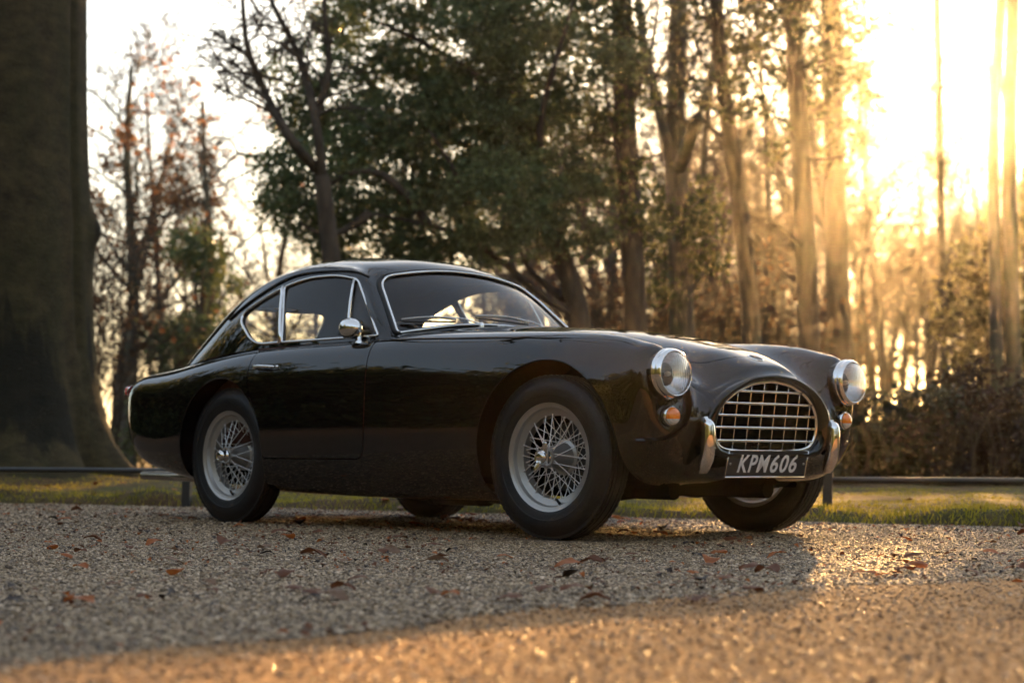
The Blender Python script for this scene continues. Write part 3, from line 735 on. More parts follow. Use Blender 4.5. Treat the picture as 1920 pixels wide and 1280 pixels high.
# ---- wheels
def make_wheel(flip):
    """wheel in local space: axle along y, outer face towards -y (flip=1) ; returns root empty with parts"""
    root = empty('wheel')
    prof = [(.052, .212), (.060, .222), (.064, .238), (.069, .256), (.0715, .258), (.073, .272), (.0715, .288), (.066, .304), (.060, .3115), (.0585, .316), (.056, .3215), (.0535, .3245)]
    tread = []
    for y in (.0535, .0400, .0385, .0345, .033, .0205, .019, .015, .0135, .002):
        groove = y in (.0385, .0345, .019, .015)
        tread.append((y, (.330 if groove else .3375) - .05*y*y*20*.06))
    half = prof + tread
    full = [(-y, r) for y, r in half] + [(y, r) for y, r in half[::-1]]
    n = 144; V = []; F = []; m = len(full)
    for i in range(n):
        a = 2*math.pi*i/n
        for y, r in full:
            # shoulder blocks: lateral notches round the edge of the tread
            if abs(y) > .0395 and .315 < r and i % 2: r -= .0035
            V.append((r*math.cos(a), y, r*math.sin(a)))
    for i in range(n):
        j = (i + 1) % n
        for k in range(m - 1): F.append((i*m + k, i*m + k + 1, j*m + k + 1, j*m + k))
    ty = mesh_obj('tyre', V, F, M_RUBBER, root); ty.data.set_sharp_from_angle(angle=math.radians(32))
    # raised ring and moulded ribs on the side wall
    # rim
    rp = [(-.052, .210), (-.0585, .219), (-.0605, .2225), (-.0570, .2215), (-.0545, .214), (-.050, .2035), (-.036, .1975), (-.030, .186), (-.024, .172), (.012, .170), (.020, .184), (.036, .1975), (.050, .2035), (.0545, .214), (.0605, .2225), (.0585, .219), (.052, .210)]
    mb = MB().lathe(rp, (0, 0, 0), (0, 1, 0), 72)
    mb.lathe([(-.036, .2075), (-.022, .182), (.010, .180), (.030, .2065)], (0, 0, 0), (0, 1, 0), 48)
    mb.build('rim', M_SATIN, root, True, 35)
    # hub shell
    hub = MB().lathe([(-.076, .030), (-.076, .0415), (-.066, .0435), (-.058, .040), (-.030, .043), (.010, .052), (.030, .060), (.036, .074), (.043, .074), (.046, .05)], (0, 0, 0), (0, 1, 0), 36)
    hub.build('hub', M_SATIN, root, True, 35)
    # spokes: an outer row of 20 and an inner row of 40, laced left and right
    def spoke(name, p0, p1, rotk, mesh=[None]):
        pass
    fam = [((.041, -.068, 0), (.176, -.026, 20), 10, 0), ((.041, -.068, 0), (.176, -.022, -20), 10, 18),
           ((.072, .038, 0), (.174, -.008, 30), 20, 4), ((.072, .041, 0), (.174, .000, -30), 20, 13)]
    for (r0, y0, a0), (r1, y1, da), cnt, off in fam:
        A = (r0, y0, 0); e = math.radians(da); Bp = (r1*math.cos(e), y1, r1*math.sin(e))
        d = np.array(Bp) - np.array(A); Bn = np.array(Bp) - d*.06
        mb = MB().tube([A, Bn], .0019, 5, caps=False).tube([Bn, Bp], .0038, 5)
        me = None
        for k in range(cnt):
            if me is None:
                o = mb.build('spoke', M_SPOKE, root); me = o.data
            else:
                o = bpy.data.objects.new('spoke', me); link(o, root)
            o.rotation_euler[1] = math.radians(off + 360*k/cnt)
    # knock-off spinner with two ears
    sp = MB().lathe([(-.070, .040), (-.078, .0405), (-.086, .036), (-.100, .0305), (-.1125, .0285), (-.1160, .0255), (-.1150, .022), (-.1175, .0195), (-.1165, .0165), (-.1185, .0135), (-.1175, .010), (-.119, .006), (-.1185, .0005)], (0, 0, 0), (0, 1, 0), 36)
    sp.build('spinner', M_CHROME, root, True, 50)
    for s in (1, -1):
        V = []; rows_ = [(.018, .0155, .008, -.096), (.034, .0150, .0075, -.101), (.052, .0135, .0060, -.107), (.064, .0105, .0045, -.110), (.070, .004, .002, -.111)]
        for r, hw, ht, y in rows_:
            for a in np.linspace(0, 2*math.pi, 10, endpoint=False): V.append((hw*math.cos(a), y + ht*math.sin(a), s*r))
        F = [(i*10 + k, i*10 + (k + 1) % 10, (i + 1)*10 + (k + 1) % 10, (i + 1)*10 + k) for i in range(4) for k in range(10)] + [tuple(range(40, 50)), tuple(range(10))]
        e_ = mesh_obj('spinner_ear', V, F, M_CHROME, root); e_.rotation_euler[1] = math.radians(28)
    dm = MB().lathe([(.052, .060), (.054, .132), (.060, .142), (.120, .145), (.122, .03)], (0, 0, 0), (0, 1, 0), 40)
    dm.build('brake_drum', M_DRUM, root, True, 40)
    a = math.radians(-78); c, s = math.cos(a), math.sin(a)
    MB().tube([(.196*c, -.030, .196*s), (.186*c, -.040, .186*s), (.172*c, -.050, .172*s)], [.0065, .006, .0045], 8).build('valve_stem', M_RUBBER, root)
    return root

wheel0 = make_wheel(1); wheel0.parent = CAR
WHEELS = [(RW, -.640, 180, 0), (0, -.640, 180, 10), (0, .640, 0, 30), (RW, .640, 0, 50)]
for i, (x, y, _, spin) in enumerate(WHEELS):
    w = wheel0 if i == 0 else copy_tree(wheel0, CAR)
    if i == 1:
        for ch in [c for c in w.children if c.name.startswith('spinner_ear')]: bpy.data.objects.remove(ch)
    w.location = (x - 1.143, y, RT - .003)
    steer = math.radians(3.5) if x > 1 else 0
    right = y < 0
    R = Matrix.Rotation(steer + (0 if right else math.pi), 4, 'Z') @ Matrix.Rotation(math.radians(spin), 4, 'Y')
    w.rotation_euler = R.to_euler()

# ---- nose: grille, ring, mesh of bars
def mouth_loop(k, dx, n=90):
    P = B[15]; full = np.concatenate([P, P[-2:0:-1]*np.array([1, -1, 1])], 0)
    full = np.concatenate([full, full[:1]], 0)
    t = np.concatenate([[0], np.cumsum(np.linalg.norm(np.diff(full, axis=0), axis=1))])
    q = np.linspace(0, t[-1], n, endpoint=False)
    out = np.stack([np.interp(q, t, full[:, i]) for i in range(3)], -1)
    for _ in range(3): out = (np.roll(out, 1, 0) + 2*out + np.roll(out, -1, 0))/4
    out[:, 1] *= k; out[:, 2] = .510 + (out[:, 2] - .510)*k; out[:, 0] += dx
    return out
ring = mouth_loop(.885, -.020)
into_car(MB().tube(ring, .0085, 10, closed=True, flat=1.0).build('grille_surround', M_CHROME))
lp = [mouth_loop(k, d) for k, d in ((1.075, -.016), (1.072, .0035), (1.06, .0075), (1.02, .0115), (.96, .010), (.92, .001), (.90, -.03))]
n_ = len(lp[0]); o = into_car(MB().add(np.concatenate(lp), [(i*n_ + k, i*n_ + (k + 1) % n_, (i + 1)*n_ + (k + 1) % n_, (i + 1)*n_ + k) for i in range(len(lp) - 1) for k in range(n_)]).build('grille_lip', M_PAINT, None, True, 45))
rin = mouth_loop(.875, -.026)
def span_at(z):
    """half width of the grille opening at height z"""
    up = rin[(rin[:, 1] >= 0)]; d = np.abs(up[:, 2] - z); s = np.argsort(up[:, 2]); return float(np.interp(z, up[s][:, 2], up[s][:, 1]))
def heights_at(y):
    r = rin; top = r[r[:, 2] > .51]; bot = r[r[:, 2] <= .45]
    st = np.argsort(top[:, 1]); sb = np.argsort(bot[:, 1])
    zt = np.interp(y, top[st][:, 1], top[st][:, 2]); zb = np.interp(y, bot[sb][:, 1], bot[sb][:, 2])
    return zb, zt
def bow(y, z): return 2.846 + (z - .36)*.14 - .06*y*y
for z in (.605, .556, .507, .458, .405):
    hw = span_at(z) - .004
    ys = np.linspace(-hw, hw, 15)
    into_car(MB().tube([(bow(y, z) + .004, y, z) for y in ys], .0062, 8, flat=1.0).build('grille_bar', M_CHROME))
for k in range(-4, 4):
    y = (k + .5)*.0795
    zb, zt = heights_at(y)
    if zt - zb < .05: continue
    zs = np.linspace(zb, zt, 8)
    into_car(MB().tube([(bow(y, z) - .005, y, z) for z in zs], .0026, 6).build('grille_upright', M_CHROME))
# dark duct and radiator behind the grille
duct0, duct1 = mouth_loop(.90, -.03), mouth_loop(.90, -.26)
n_ = len(duct0); mb = MB().add(np.concatenate([duct0, duct1]), [(i, (i + 1) % n_, n_ + (i + 1) % n_, n_ + i) for i in range(n_)] + [tuple(range(n_, 2*n_))])
into_car(mb.build('radiator_duct', M_UNDER))
into_car(MB().tube([(2.835, .0, .400), (2.80, .0, .400)], [.020, .016], 10).box((2.82, 0, .385), (.03, .07, .014)).build('tow_eye', M_UNDER))

# ---- front number plate
plate = into_car(MB().box((0, 0, 0), (.008, .512, .112), bev=.003).build('number_plate', M_PLATE, None, False))
plate.matrix_parent_inverse = Matrix(); plate.parent = CAR; plate.location = (2.856 - 1.143, 0.001, .3125); plate.rotation_euler = (0, math.radians(13.5), 0)
tag(plate, 'black front number plate reading KPM 606')
mb = MB(); e = .0555; w_ = .2555
mb.tube([(.004, -w_, -e), (.004, w_, -e)], .0040, 8); mb.tube([(.004, -w_, e), (.004, w_, e)], .0026, 8)
for s in (-1, 1): mb.tube([(.004, s*w_, -e), (.004, s*w_, e)], .0026, 8)
mb.build('plate_frame', M_CHROME, plate)
for s in (-1, 1): MB().lathe([(0, .0055), (.003, .005), (.0045, .0005)], (.004, s*.236, .0), (1, 0, 0), 12).build('plate_screw', M_SATIN, plate)
def text_mesh(name, body_, size, mat, parent, xscale, shear, extrude=.0015, offset=0.0, spacing=1.0):
    cu = bpy.data.curves.new(name, 'FONT'); cu.body = body_; cu.size = size; cu.shear = shear; cu.extrude = extrude
    cu.align_x = 'CENTER'; cu.align_y = 'CENTER'; cu.offset = offset; cu.space_character = spacing; cu.resolution_u = 6
    tmp = bpy.data.objects.new(name + '_tmp', cu); COL.objects.link(tmp); bpy.context.view_layer.update()
    me = bpy.data.meshes.new_from_object(tmp.evaluated_get(bpy.context.evaluated_depsgraph_get()))
    bpy.data.objects.remove(tmp); me.name = name
    co = np.array([v.co for v in me.vertices]); mid_ = (co.max(0) + co.min(0))/2
    for v in me.vertices: v.co = Vector(((v.co.x - mid_[0])*xscale, v.co.y - mid_[1], v.co.z))
    me.materials.clear(); me.materials.append(mat)
    o = link(bpy.data.objects.new(name, me), parent); return o
for body_, y in (('KPM', -.090), ('606', .104)):
    o = text_mesh('plate_lettering', body_, .1030, M_WHITE, plate, .90 if body_ == 'KPM' else 1.04, .20, .001, .0014, 1.14)
    # text lies in local xy: x -> car +y (reads left to right seen from the front), y -> up, z -> forward
    o.matrix_local = Matrix(((0, 0, 1, .0058), (1, 0, 0, y), (0, 1, 0, 0.001), (0, 0, 0, 1)))

# ---- lamps
for sgn in (-1, 1):
    hl = empty('headlight', (2.80 - 1.143, sgn*.572, .662), 0, CAR)
    hl.rotation_euler = (0, math.radians(-1.5), sgn*math.radians(1.5))
    MB().lathe([(-.10, .074), (-.05, .089), (.02, .0935), (.034, .094)], (0, 0, 0), (1, 0, 0), 48).build('bucket', M_PAINT, hl)
    MB().lathe([(.026, .0945), (.030, .0990), (.037, .1005), (.046, .0995), (.049, .0960), (.052, .0960), (.055, .0985), (.062, .0970), (.071, .0925), (.0755, .0880), (.0745, .0855), (.068, .0850)], (0, 0, 0), (1, 0, 0), 64).build('bezel', M_CHROME, hl, True, 60)
    dome = [(.069 + .026*math.sqrt(max(0, 1 - (r/.0865)**2*.98)), r) for r in np.linspace(.0865, .0008, 14)]
    MB().lathe(dome, (0, 0, 0), (1, 0, 0), 48).build('lens', M_LENS, hl)
    bowl = [(-.005 + .066*(r/.084)**2, r) for r in np.linspace(.0845, .001, 12)]
    MB().lathe(bowl, (0, 0, 0), (1, 0, 0), 40).build('reflector', M_REFL, hl)
    MB().lathe([(-.004, .012), (.02, .008), (.024, .010), (.030, .010), (.040, .007), (.044, .001)], (0, 0, 0), (1, 0, 0), 16).build('bulb', M_SATIN, hl)
    # little stalk bolt under the bezel, seen in the gap to the indicator
    p, nn = hit_front(sgn*.555, .502)
    into_car(MB().lathe([(0, .001), (.006, .009), (.012, .012)], (2.826, sgn*.585, .556), (.3, 0, 1), 12).build('bezel_clip', M_PAINT))
    ind = empty('indicator', (p[0] - .004 - 1.143, sgn*.553, .498), 0, CAR); ind.rotation_euler = (0, 0, sgn*math.radians(8))
    MB().lathe([(-.03, .043), (.004, .044), (.010, .042)], (0, 0, 0), (1, 0, 0), 36).build('rubber_base', M_RUBBER, ind)
    MB().lathe([(.006, .0395), (.020, .0400), (.028, .0385), (.030, .0345)], (0, 0, 0), (1, 0, 0), 36).build('chrome_ring', M_CHROME, ind)
    pr = [(.028 + .026*math.sqrt(max(0, 1 - (r/.0350)**2*.97)), r) for r in np.linspace(.0348, .0006, 10)]
    tmp = MB().lathe(pr, (0, 0, 0), (1, 0, 0), 36)
    Vn = np.array(tmp.V); pmx = PM(list(Vn), [np.array([1., 0, 0])]*len(Vn), tmp.F)
    up_, lo_ = pmx.cut(lambda P: P[:, 2] + .012)
    for nm, q, mt in (('amber_lens', up_, M_AMBER), ('clear_lens', lo_, M_CLEAR)):
        used = sorted({i for f_ in q.F for i in f_}); mp = {i: k for k, i in enumerate(used)}
        mesh_obj(nm, [q.V[i] for i in used], [tuple(mp[i] for i in f_) for f_ in q.F], mt, ind)
    # tail lamp on the tip of the rear wing
    tl = into_car(MB().lathe([(0, .034), (.03, .033), (.052, .024), (.062, .010), (.064, .001)], (-1.112, sgn*.572, .680), (-1, 0, .10), 24).build('tail_lamp', M_RED))
    into_car(MB().lathe([(-.006, .036), (.004, .036), (.008, .034)], (-1.112, sgn*.572, .680), (-1, 0, .10), 24).build('lamp_ring', M_CHROME), tl)

# ---- crescent flare sweeping from the headlight down and out along the front wing
for sgn in (-1, 1):
    rid = cspline(np.arange(7), np.array([(.458, .640), (.450, .590), (.456, .530), (.482, .470), (.535, .424), (.605, .404), (.680, .402)]), np.linspace(0, 6, 44))
    V = []; F = []; nr = 9
    for i, (w, z) in enumerate(rid):
        t = i/43; tl_ = rid[min(i + 1, 43)] - rid[max(i - 1, 0)]; tl_ /= np.linalg.norm(tl_)
        inn = np.array([tl_[1], -tl_[0]]) if True else None      # towards the mouth / underside
        if inn[0] > 0: inn = inn
        inn = np.array([-abs(tl_[1]), -abs(tl_[0])]); inn /= np.linalg.norm(inn)
        width = .125*math.sin(math.pi*min(1, max(0.02, t)))**.6 + .004; hgt = .032*math.sin(math.pi*(.06 + .90*t))**.8
        base, n0 = hit_front(sgn*w, z); n0 = n0 if n0[0] > 0 else -n0
        back, _ = hit_front(sgn*(w - inn[0]*.012), z - inn[1]*.012)
        V.append(back - n0*.004)
        for k in range(nr - 1):
            s_ = k/(nr - 2); q = np.array([w, z]) + inn*width*s_
            p, n1 = hit_front(sgn*q[0], q[1]); n1 = n1 if n1[0] > 0 else -n1
            V.append(p + n1*(hgt*(1 - s_)**2.2 - (.003 if k == nr - 2 else 0)))
    for i in range(43):
        for k in range(nr - 1):
            f_ = (i*nr + k, i*nr + k + 1, (i + 1)*nr + k + 1, (i + 1)*nr + k); F.append(f_ if sgn < 0 else f_[::-1])
    o = into_car(mesh_obj('nose_flare', V, F, M_PAINT)); o.data.set_sharp_from_angle(angle=math.radians(50))

# ---- overriders
for sgn in (-1, 1):
    path = cspline(np.arange(5), np.array([(2.893, .498), (2.911, .465), (2.912, .40), (2.902, .335), (2.880, .272)]), np.linspace(0, 4, 22))
    V = []; F = []
    for i, (x, z) in enumerate(path):
        t = i/21; hw = .029*min(1, 1.15*math.sin(math.pi*(.045 + .91*t))**.42)*(.78 + .34*t); dp = .026*min(1, 1.2*math.sin(math.pi*(.05 + .90*t))**.45)
        for a in np.linspace(0, 2*math.pi, 16, endpoint=False):
            ca, sa = math.cos(a), math.sin(a)
            V.append((x - .022 + dp*np.sign(ca)*abs(ca)**.8, sgn*(.405 - .006*t) + hw*np.sign(sa)*abs(sa)**.8, z))
    F = [(i*16 + k, i*16 + (k + 1) % 16, (i + 1)*16 + (k + 1) % 16, (i + 1)*16 + k) for i in range(21) for k in range(16)] + [tuple(range(16)), tuple(range(21*16, 22*16))]
    ov = into_car(mesh_obj('overrider', V, F, M_CHROME))
    mb = MB()
    for z in (.43, .36): mb.tube([(2.89, sgn*.40, z), (2.82, sgn*.40, z)], .011, 8)
    into_car(mb.build('bracket', M_UNDER), ov)

# ---- bonnet badge, cowl vents, door furniture, mirror, wipers
p, nn = hit_top(2.800, .0); p = p - nn*.003
bd = MB().lathe([(0, .034), (.004, .033), (.0065, .028), (.0068, .0005)], p, nn, 24).build('badge', M_DARKTRIM); into_car(bd, bonnet)
o = MB().lathe([(.0, .0355), (.0055, .0355), (.0072, .033), (.0058, .0305)], p, nn, 24).build('badge_rim', M_CHROME); into_car(o, bonnet)
for sgn in (-1, 1):
    p = hit_side(.318, .764, sgn); q = hit_side(.468, .760, sgn)
    out = np.array([0, sgn, 0.]); mb = MB()
    mb.lathe([(-.01, .010), (.006, .0115), (.020, .0115), (.024, .009), (.024, .0005)], p + np.array([-.004, 0, -.001]), out, 16)
    mb.tube([p + out*.020, p + out*.028 + np.array([.03, 0, .001]), (p + q)/2 + out*.030 + np.array([0, 0, .002]), q + out*.024, q + out*.006 + np.array([.008, 0, 0])], [.0085, .0095, .0075, .0065, .004], 10)
    mb.lathe([(-.004, .008), (.004, .007), (.006, .001)], q + np.array([.01, 0, 0]), out, 12)
    into_car(mb.build('door_handle', M_CHROME), doors[sgn])
    # ventilator inlet ahead of the swivel window
    p = hit_side(1.095, .868, sgn); h = BODY_BVH.ray_cast(Vector((1.095, sgn*.685, 2)), Vector((0, 0, -1)))
# wing mirror on the driver's door
base, nn = hit_top(1.030, -.690)
mir = into_car(MB().lathe([(-.004, .020), (.006, .0185), (.012, .012), (.03, .0085), (.052, .010), (.06, .012)], base, (0, -.05, 1), 20).build('mirror', M_CHROME))
shell_p = [(-.068, .0005), (-.066, .012), (-.056, .028), (-.036, .042), (-.008, .050), (.016, .0505), (.026, .0490), (.029, .046)]
o = MB().lathe(shell_p, base + np.array([-.050, -.010, .066]), (-1, 0.10, .0), 36).build('mirror_shell', M_CHROME); into_car(o, mir)
o = MB().lathe([(.026, .0465), (.027, .0005)], base + np.array([-.050, -.010, .066]), (-1, 0.10, .0), 36).build('mirror_glass', M_REFL); into_car(o, mir)
# fresh-air plug by the screen pillar
p, nn = hit_top(1.115, -.690)
into_car(MB().lathe([(0, .016), (.0025, .015), (.003, .001)], p + nn*.0, nn, 16).lathe([(0, .014), (.0035, .013), (.004, .001)], hit_top(1.155, -.690)[0], nn, 16).build('vent_plug', M_DARKTRIM))
def on_ws(y, z, lift):
    h = GREEN_BVH.ray_cast(Vector((3, y, z)), Vector((-1, 0, 0))); n = np.array(h[1]); n = n if n[0] > 0 else -n
    return np.array(h[0]) + n*lift
for (yp, tipy, tipz, heely, heelz) in ((-.165, -.545, .952, -.265, .962), (.285, -.12, .990, .21, .975)):
    pv, nn = hit_top(1.285, yp)
    wp = into_car(MB().lathe([(-.01, .013), (.012, .012), (.022, .009), (.03, .004)], pv, (.1, 0, 1), 14).build('wiper', M_CHROME))
    mid_ = on_ws((tipy + heely)/2, (tipz + heelz)/2 + .004, .030)
    o = MB().tube([pv + np.array([0, 0, .022]), pv*.6 + mid_*.4 + np.array([.012, 0, .022]), mid_], [.006, .0055, .004], 8, up=(0, 0, 1), flat=.6).build('wiper_arm', M_CHROME); into_car(o, wp)
    path = [on_ws(tipy + (heely - tipy)*t, tipz + (heelz - tipz)*t, .014 + .014*math.sin(math.pi*t)) for t in np.linspace(0, 1, 9)]
    o = MB().tube(path, .0055, 8, flat=.9).build('wiper_blade', M_SATIN); into_car(o, wp)
    path = [on_ws(tipy + (heely - tipy)*t, tipz + (heelz - tipz)*t - .004, .006) for t in np.linspace(0, 1, 9)]
    o = MB().tube(path, .0045, 6).build('blade_rubber', M_RUBBER); into_car(o, wp)
mb = MB()
for y in (.02, .05, .08, .11):
    p, nn = hit_top(1.33, y); mb.box(p + nn*.003, (.030, .018, .008), bev=.002)
for y in (-.075, -.05):
    p, nn = hit_top(1.31, y); mb.lathe([(0, .008), (.012, .007), (.014, .001)], p, nn, 10)
into_car(mb.build('washer_jets', M_CHROME), bonnet)

# ---- cabin
def seat(y):
    s = empty('seat', (.40 - 1.143, y, .27), 0, CAR)
    V = []; F = []
    def pad(prof, hw, name):
        """prof: closed side outline (x,z); rounded in width"""
        V = []; n = len(prof); c = np.mean(prof, 0); steps = [(-1, .80), (-.93, .94), (-.75, 1), (0, 1.03), (.75, 1), (.93, .94), (1, .80)]
        for t, k in steps:
            for p in prof: q = c + (np.array(p) - c)*k; V.append((q[0], t*hw, q[1]))
        F = [(i*n + k, i*n + (k + 1) % n, (i + 1)*n + (k + 1) % n, (i + 1)*n + k) for i in range(len(steps) - 1) for k in range(n)] + [tuple(range(n))[::-1], tuple((len(steps) - 1)*n + k for k in range(n))]
        return mesh_obj(name, V, F, M_LEATHER, s)
    pad(round_poly([(-.05, .03), (.50, .05), (.52, .17), (-.05, .13)], .05, 4), .235, 'seat_cushion')
    pad(round_poly([(-.02, .10), (.10, .12), (-.06, .56), (-.16, .56)], .06, 5), .23, 'seat_back')
    return s
for y in (-.30, .30): seat(y)
mb = MB().tube([(1.08, y, .80 - .10*(y/.62)**2*.3) for y in np.linspace(-.62, .62, 15)], [.075]*15, 10, flat=1.0)
mb.box((1.07, 0, .70), (.10, 1.22, .20), bev=.02)
into_car(mb.build('dashboard', M_LEATHER))
a = np.linspace(0, 2*math.pi, 40, endpoint=False); tilt = math.radians(25)
sw = into_car(MB().tube([(.80 + .20*math.sin(t)*math.sin(tilt), -.31 + .20*math.cos(t), .79 + .20*math.sin(t)*math.cos(tilt)) for t in a], .011, 8, closed=True).build('steering_wheel', M_DARKTRIM))
mb = MB()
for t in (0.35, math.pi - .35, -math.pi/2): mb.tube([(.815, -.31, .78), (.80 + .195*math.sin(t)*math.sin(tilt), -.31 + .195*math.cos(t), .79 + .195*math.sin(t)*math.cos(tilt))], .006, 6)
mb.tube([(.81, -.31, .785), (1.08, -.31, .66)], .02, 10).lathe([(-.02, .03), (.01, .03)], (.81, -.31, .785), (-1, 0, .45), 16, True, True)
into_car(mb.build('steering_spokes', M_SATIN), sw)
mb = MB()     # inner door trims, rear shelf, tunnel
for s in (-1, 1): mb.box((.72, s*.665, .58), (1.0, .03, .56)).box((-.05, s*.60, .62), (.50, .05, .45))
mb.box((-.48, 0, .66), (.62, 1.0, .04)); mb.box((-.20, 0, .50), (.04, 1.1, .34)); mb.box((.5, 0, .33), (1.1, .22, .20), bev=.05)
into_car(mb.build('cabin_trim', plain('cabin_leather', (.075, .028, .018), .6, 0, .3, var=.2)))
# ================================================================== TREES AND PLANTS
def bark_mat(name, c0, c1, scale=6.0, moss=None, bump=.6):
    m, nt, b, out = new_mat(name); tc = nt.nodes.new('ShaderNodeTexCoord')
    mp = nt.nodes.new('ShaderNodeMapping'); mp.inputs['Scale'].default_value = (1, 1, .25); nt.links.new(tc.outputs['Object'], mp.inputs['Vector'])
    n1 = noise(nt, mp.outputs[0], scale, 6, .65); n2 = noise(nt, tc.outputs['Object'], scale*.35, 4)
    c = ramp(nt, n1, [(.3, c0), (.7, c1)])
    if moss: c = mixc(nt, ramp(nt, n2, [(.42, (0, 0, 0)), (.62, (.85,)*3)]), c, moss)
    nt.links.new(c, b.inputs['Base Color']); b.inputs['Roughness'].default_value = .9; b.inputs['Specular IOR Level'].default_value = .2
    bp = nt.nodes.new('ShaderNodeBump'); bp.inputs['Strength'].default_value = bump; bp.inputs['Distance'].default_value = .03
    nt.links.new(n1, bp.inputs['Height']); nt.links.new(bp.outputs['Normal'], b.inputs['Normal'])
    return m
M_BARK = bark_mat('brown_bark', (.030, .022, .016), (.105, .078, .055))
M_BARKG = bark_mat('grey_bark', (.040, .035, .028), (.14, .118, .09), moss=(.055, .058, .030))
M_TWIG = plain('twig', (.062, .044, .030), .85, 0, .2, var=.3)
M_EVER = leaf_like('evergreen_leaf', [(.15, (.036, .050, .020)), (.5, (.095, .124, .048)), (.85, (.20, .245, .095))], .48, .45)
M_PINE = leaf_like('pine_needle', [(.15, (.024, .028, .012)), (.5, (.065, .068, .028)), (.85, (.14, .125, .05))], .35, .6)
M_IVY = leaf_like('ivy_leaf', [(.15, (.022, .036, .010)), (.5, (.070, .085, .020)), (.85, (.22, .19, .045))], .45, .5)
M_AUTUMN = leaf_like('autumn_leaf', [(.15, (.12, .050, .022)), (.5, (.26, .115, .045)), (.85, (.40, .21, .08))], .5, .6)
M_BEECHBROWN = leaf_like('withered_leaf', [(.15, (.055, .028, .014)), (.5, (.13, .066, .030)), (.85, (.22, .125, .06))], .4, .7)
M_GOLD = leaf_like('golden_needle', [(.15, (.06, .05, .016)), (.5, (.14, .11, .035)), (.85, (.26, .20, .07))], .5, .6)

def unit(v): return v/(np.linalg.norm(v) + 1e-12)
def perp(d, rng):
    a = rng.normal(size=3); a -= (a @ d)*d; return unit(a)

class Skel:
    def __init__(s): s.br = []; s.tips = []
    def limb(s, pts, r0, r1, lvl=0, sub=8):
        """explicit limb through points"""
        P = np.array(pts, float); t = np.arange(len(P)); q = np.linspace(0, len(P) - 1, max(sub, len(P)*3))
        if len(P) > 2: P = cspline(t, P, q)
        else: P = P[0] + (P[1] - P[0])*np.linspace(0, 1, sub)[:, None]
        R = r0 + (r1 - r0)*np.linspace(0, 1, len(P))**.9; s.br.append((P, R, lvl)); return P, R
    def grow(s, p, d, length, r, lvl, spec, rng):
        n = spec['n'][lvl]; P = [np.array(p, float)]; d = unit(np.array(d, float)); step = length/n
        for i in range(n):
            d = unit(d + rng.normal(size=3)*spec['wob'][lvl] + np.array([0, 0, spec['up'][lvl]])); P.append(P[-1] + d*step)
        P = np.array(P); tt = np.linspace(0, 1, n + 1); R = r*(1 - tt*spec['taper'][lvl]); s.br.append((P, R, lvl))
        s.kids(P, R, length, lvl, spec, rng)
    def kids(s, P, R, length, lvl, spec, rng):
        if lvl + 1 >= len(spec['n']): s.tips.append(P); return
        k = spec['kids'][lvl]; t0 = spec['t0'][lvl]
        for c in range(k):
            t = t0 + (1 - t0)*((c + rng.random())/k); x = t*(len(P) - 1); i = min(int(x), len(P) - 2); f = x - i
            pos = P[i]*(1 - f) + P[i + 1]*f; dd = unit(P[i + 1] - P[i]); a = math.radians(spec['ang'][lvl]*(.7 + .6*rng.random()))
            nd = dd*math.cos(a) + perp(dd, rng)*math.sin(a); rr = (R[i]*(1 - f) + R[i + 1]*f)
            s.grow(pos, nd, length*spec['len'][lvl]*(1.15 - .6*t)*(.75 + .5*rng.random()), rr*spec['rad'][lvl]*(.8 + .4*rng.random()), lvl + 1, spec, rng)
    def mesh(s, sides=(10, 7, 4, 3, 3), minr=.004):
        VV, FF = [], []; off = 0
        for P, R, lvl in s.br:
            n = sides[min(lvl, len(sides) - 1)]; m = len(P); T = np.gradient(P, axis=0); T /= np.linalg.norm(T, axis=1)[:, None] + 1e-9
            ref = np.array([.3, .2, .93]) if abs(T[0][2]) < .8 else np.array([.95, .2, .1])
            A = np.cross(T, ref); A /= np.linalg.norm(A, axis=1)[:, None] + 1e-9; Bn = np.cross(T, A)
            th = np.linspace(0, 2*np.pi, n, endpoint=False); R2 = np.maximum(R, minr)
            V = P[:, None, :] + R2[:, None, None]*(np.cos(th)[None, :, None]*A[:, None, :] + np.sin(th)[None, :, None]*Bn[:, None, :])
            i = np.arange(m - 1)[:, None]*n; k = np.arange(n)[None, :]; l = (k + 1) % n
            F = np.stack([i + k, i + l, i + n + l, i + n + k], -1).reshape(-1, 4) + off
            VV.append(V.reshape(-1, 3)); FF.append(F); off += m*n
        return np.concatenate(VV), np.concatenate(FF)

def leaf_quads(P, size, rng, flat=0.0, droop=0.0):
    """one pointed quad at every point"""
    n = len(P); d = rng.normal(size=(n, 3)); d[:, 2] = d[:, 2]*(1 - flat) - droop; d /= np.linalg.norm(d, axis=1)[:, None]
    e = rng.normal(size=(n, 3)); e -= (e*d).sum(1)[:, None]*d; e /= np.linalg.norm(e, axis=1)[:, None] + 1e-9
    L = size*(.6 + .8*rng.random(n))[:, None]; Wd = L*.30
    V = np.stack([P, P + d*L*.45 + e*Wd, P + d*L, P + d*L*.45 - e*Wd], 1).reshape(-1, 3)
    return V, np.arange(4*n).reshape(-1, 4)
def sprays(centres, rad, n_spray, n_leaf, spray_r, rng, squash=.8, hollow=.25):
    """leaf positions: clumps > sprays > leaves, so that a crown shows light and dark masses and gaps"""
    out = []
    for c, r in zip(centres, rad):
        k = max(4, int(n_spray*(r**2))); u = rng.normal(size=(k, 3)); u /= np.linalg.norm(u, axis=1)[:, None]
        s = c + u*(r*(hollow + (1 - hollow)*rng.random(k)**.45))[:, None]*np.array([1, 1, squash])
        q = s[:, None, :] + rng.normal(size=(k, n_leaf, 3))*np.array([spray_r, spray_r, spray_r*.55])
        out.append(q.reshape(-1, 3))
    return np.concatenate(out)
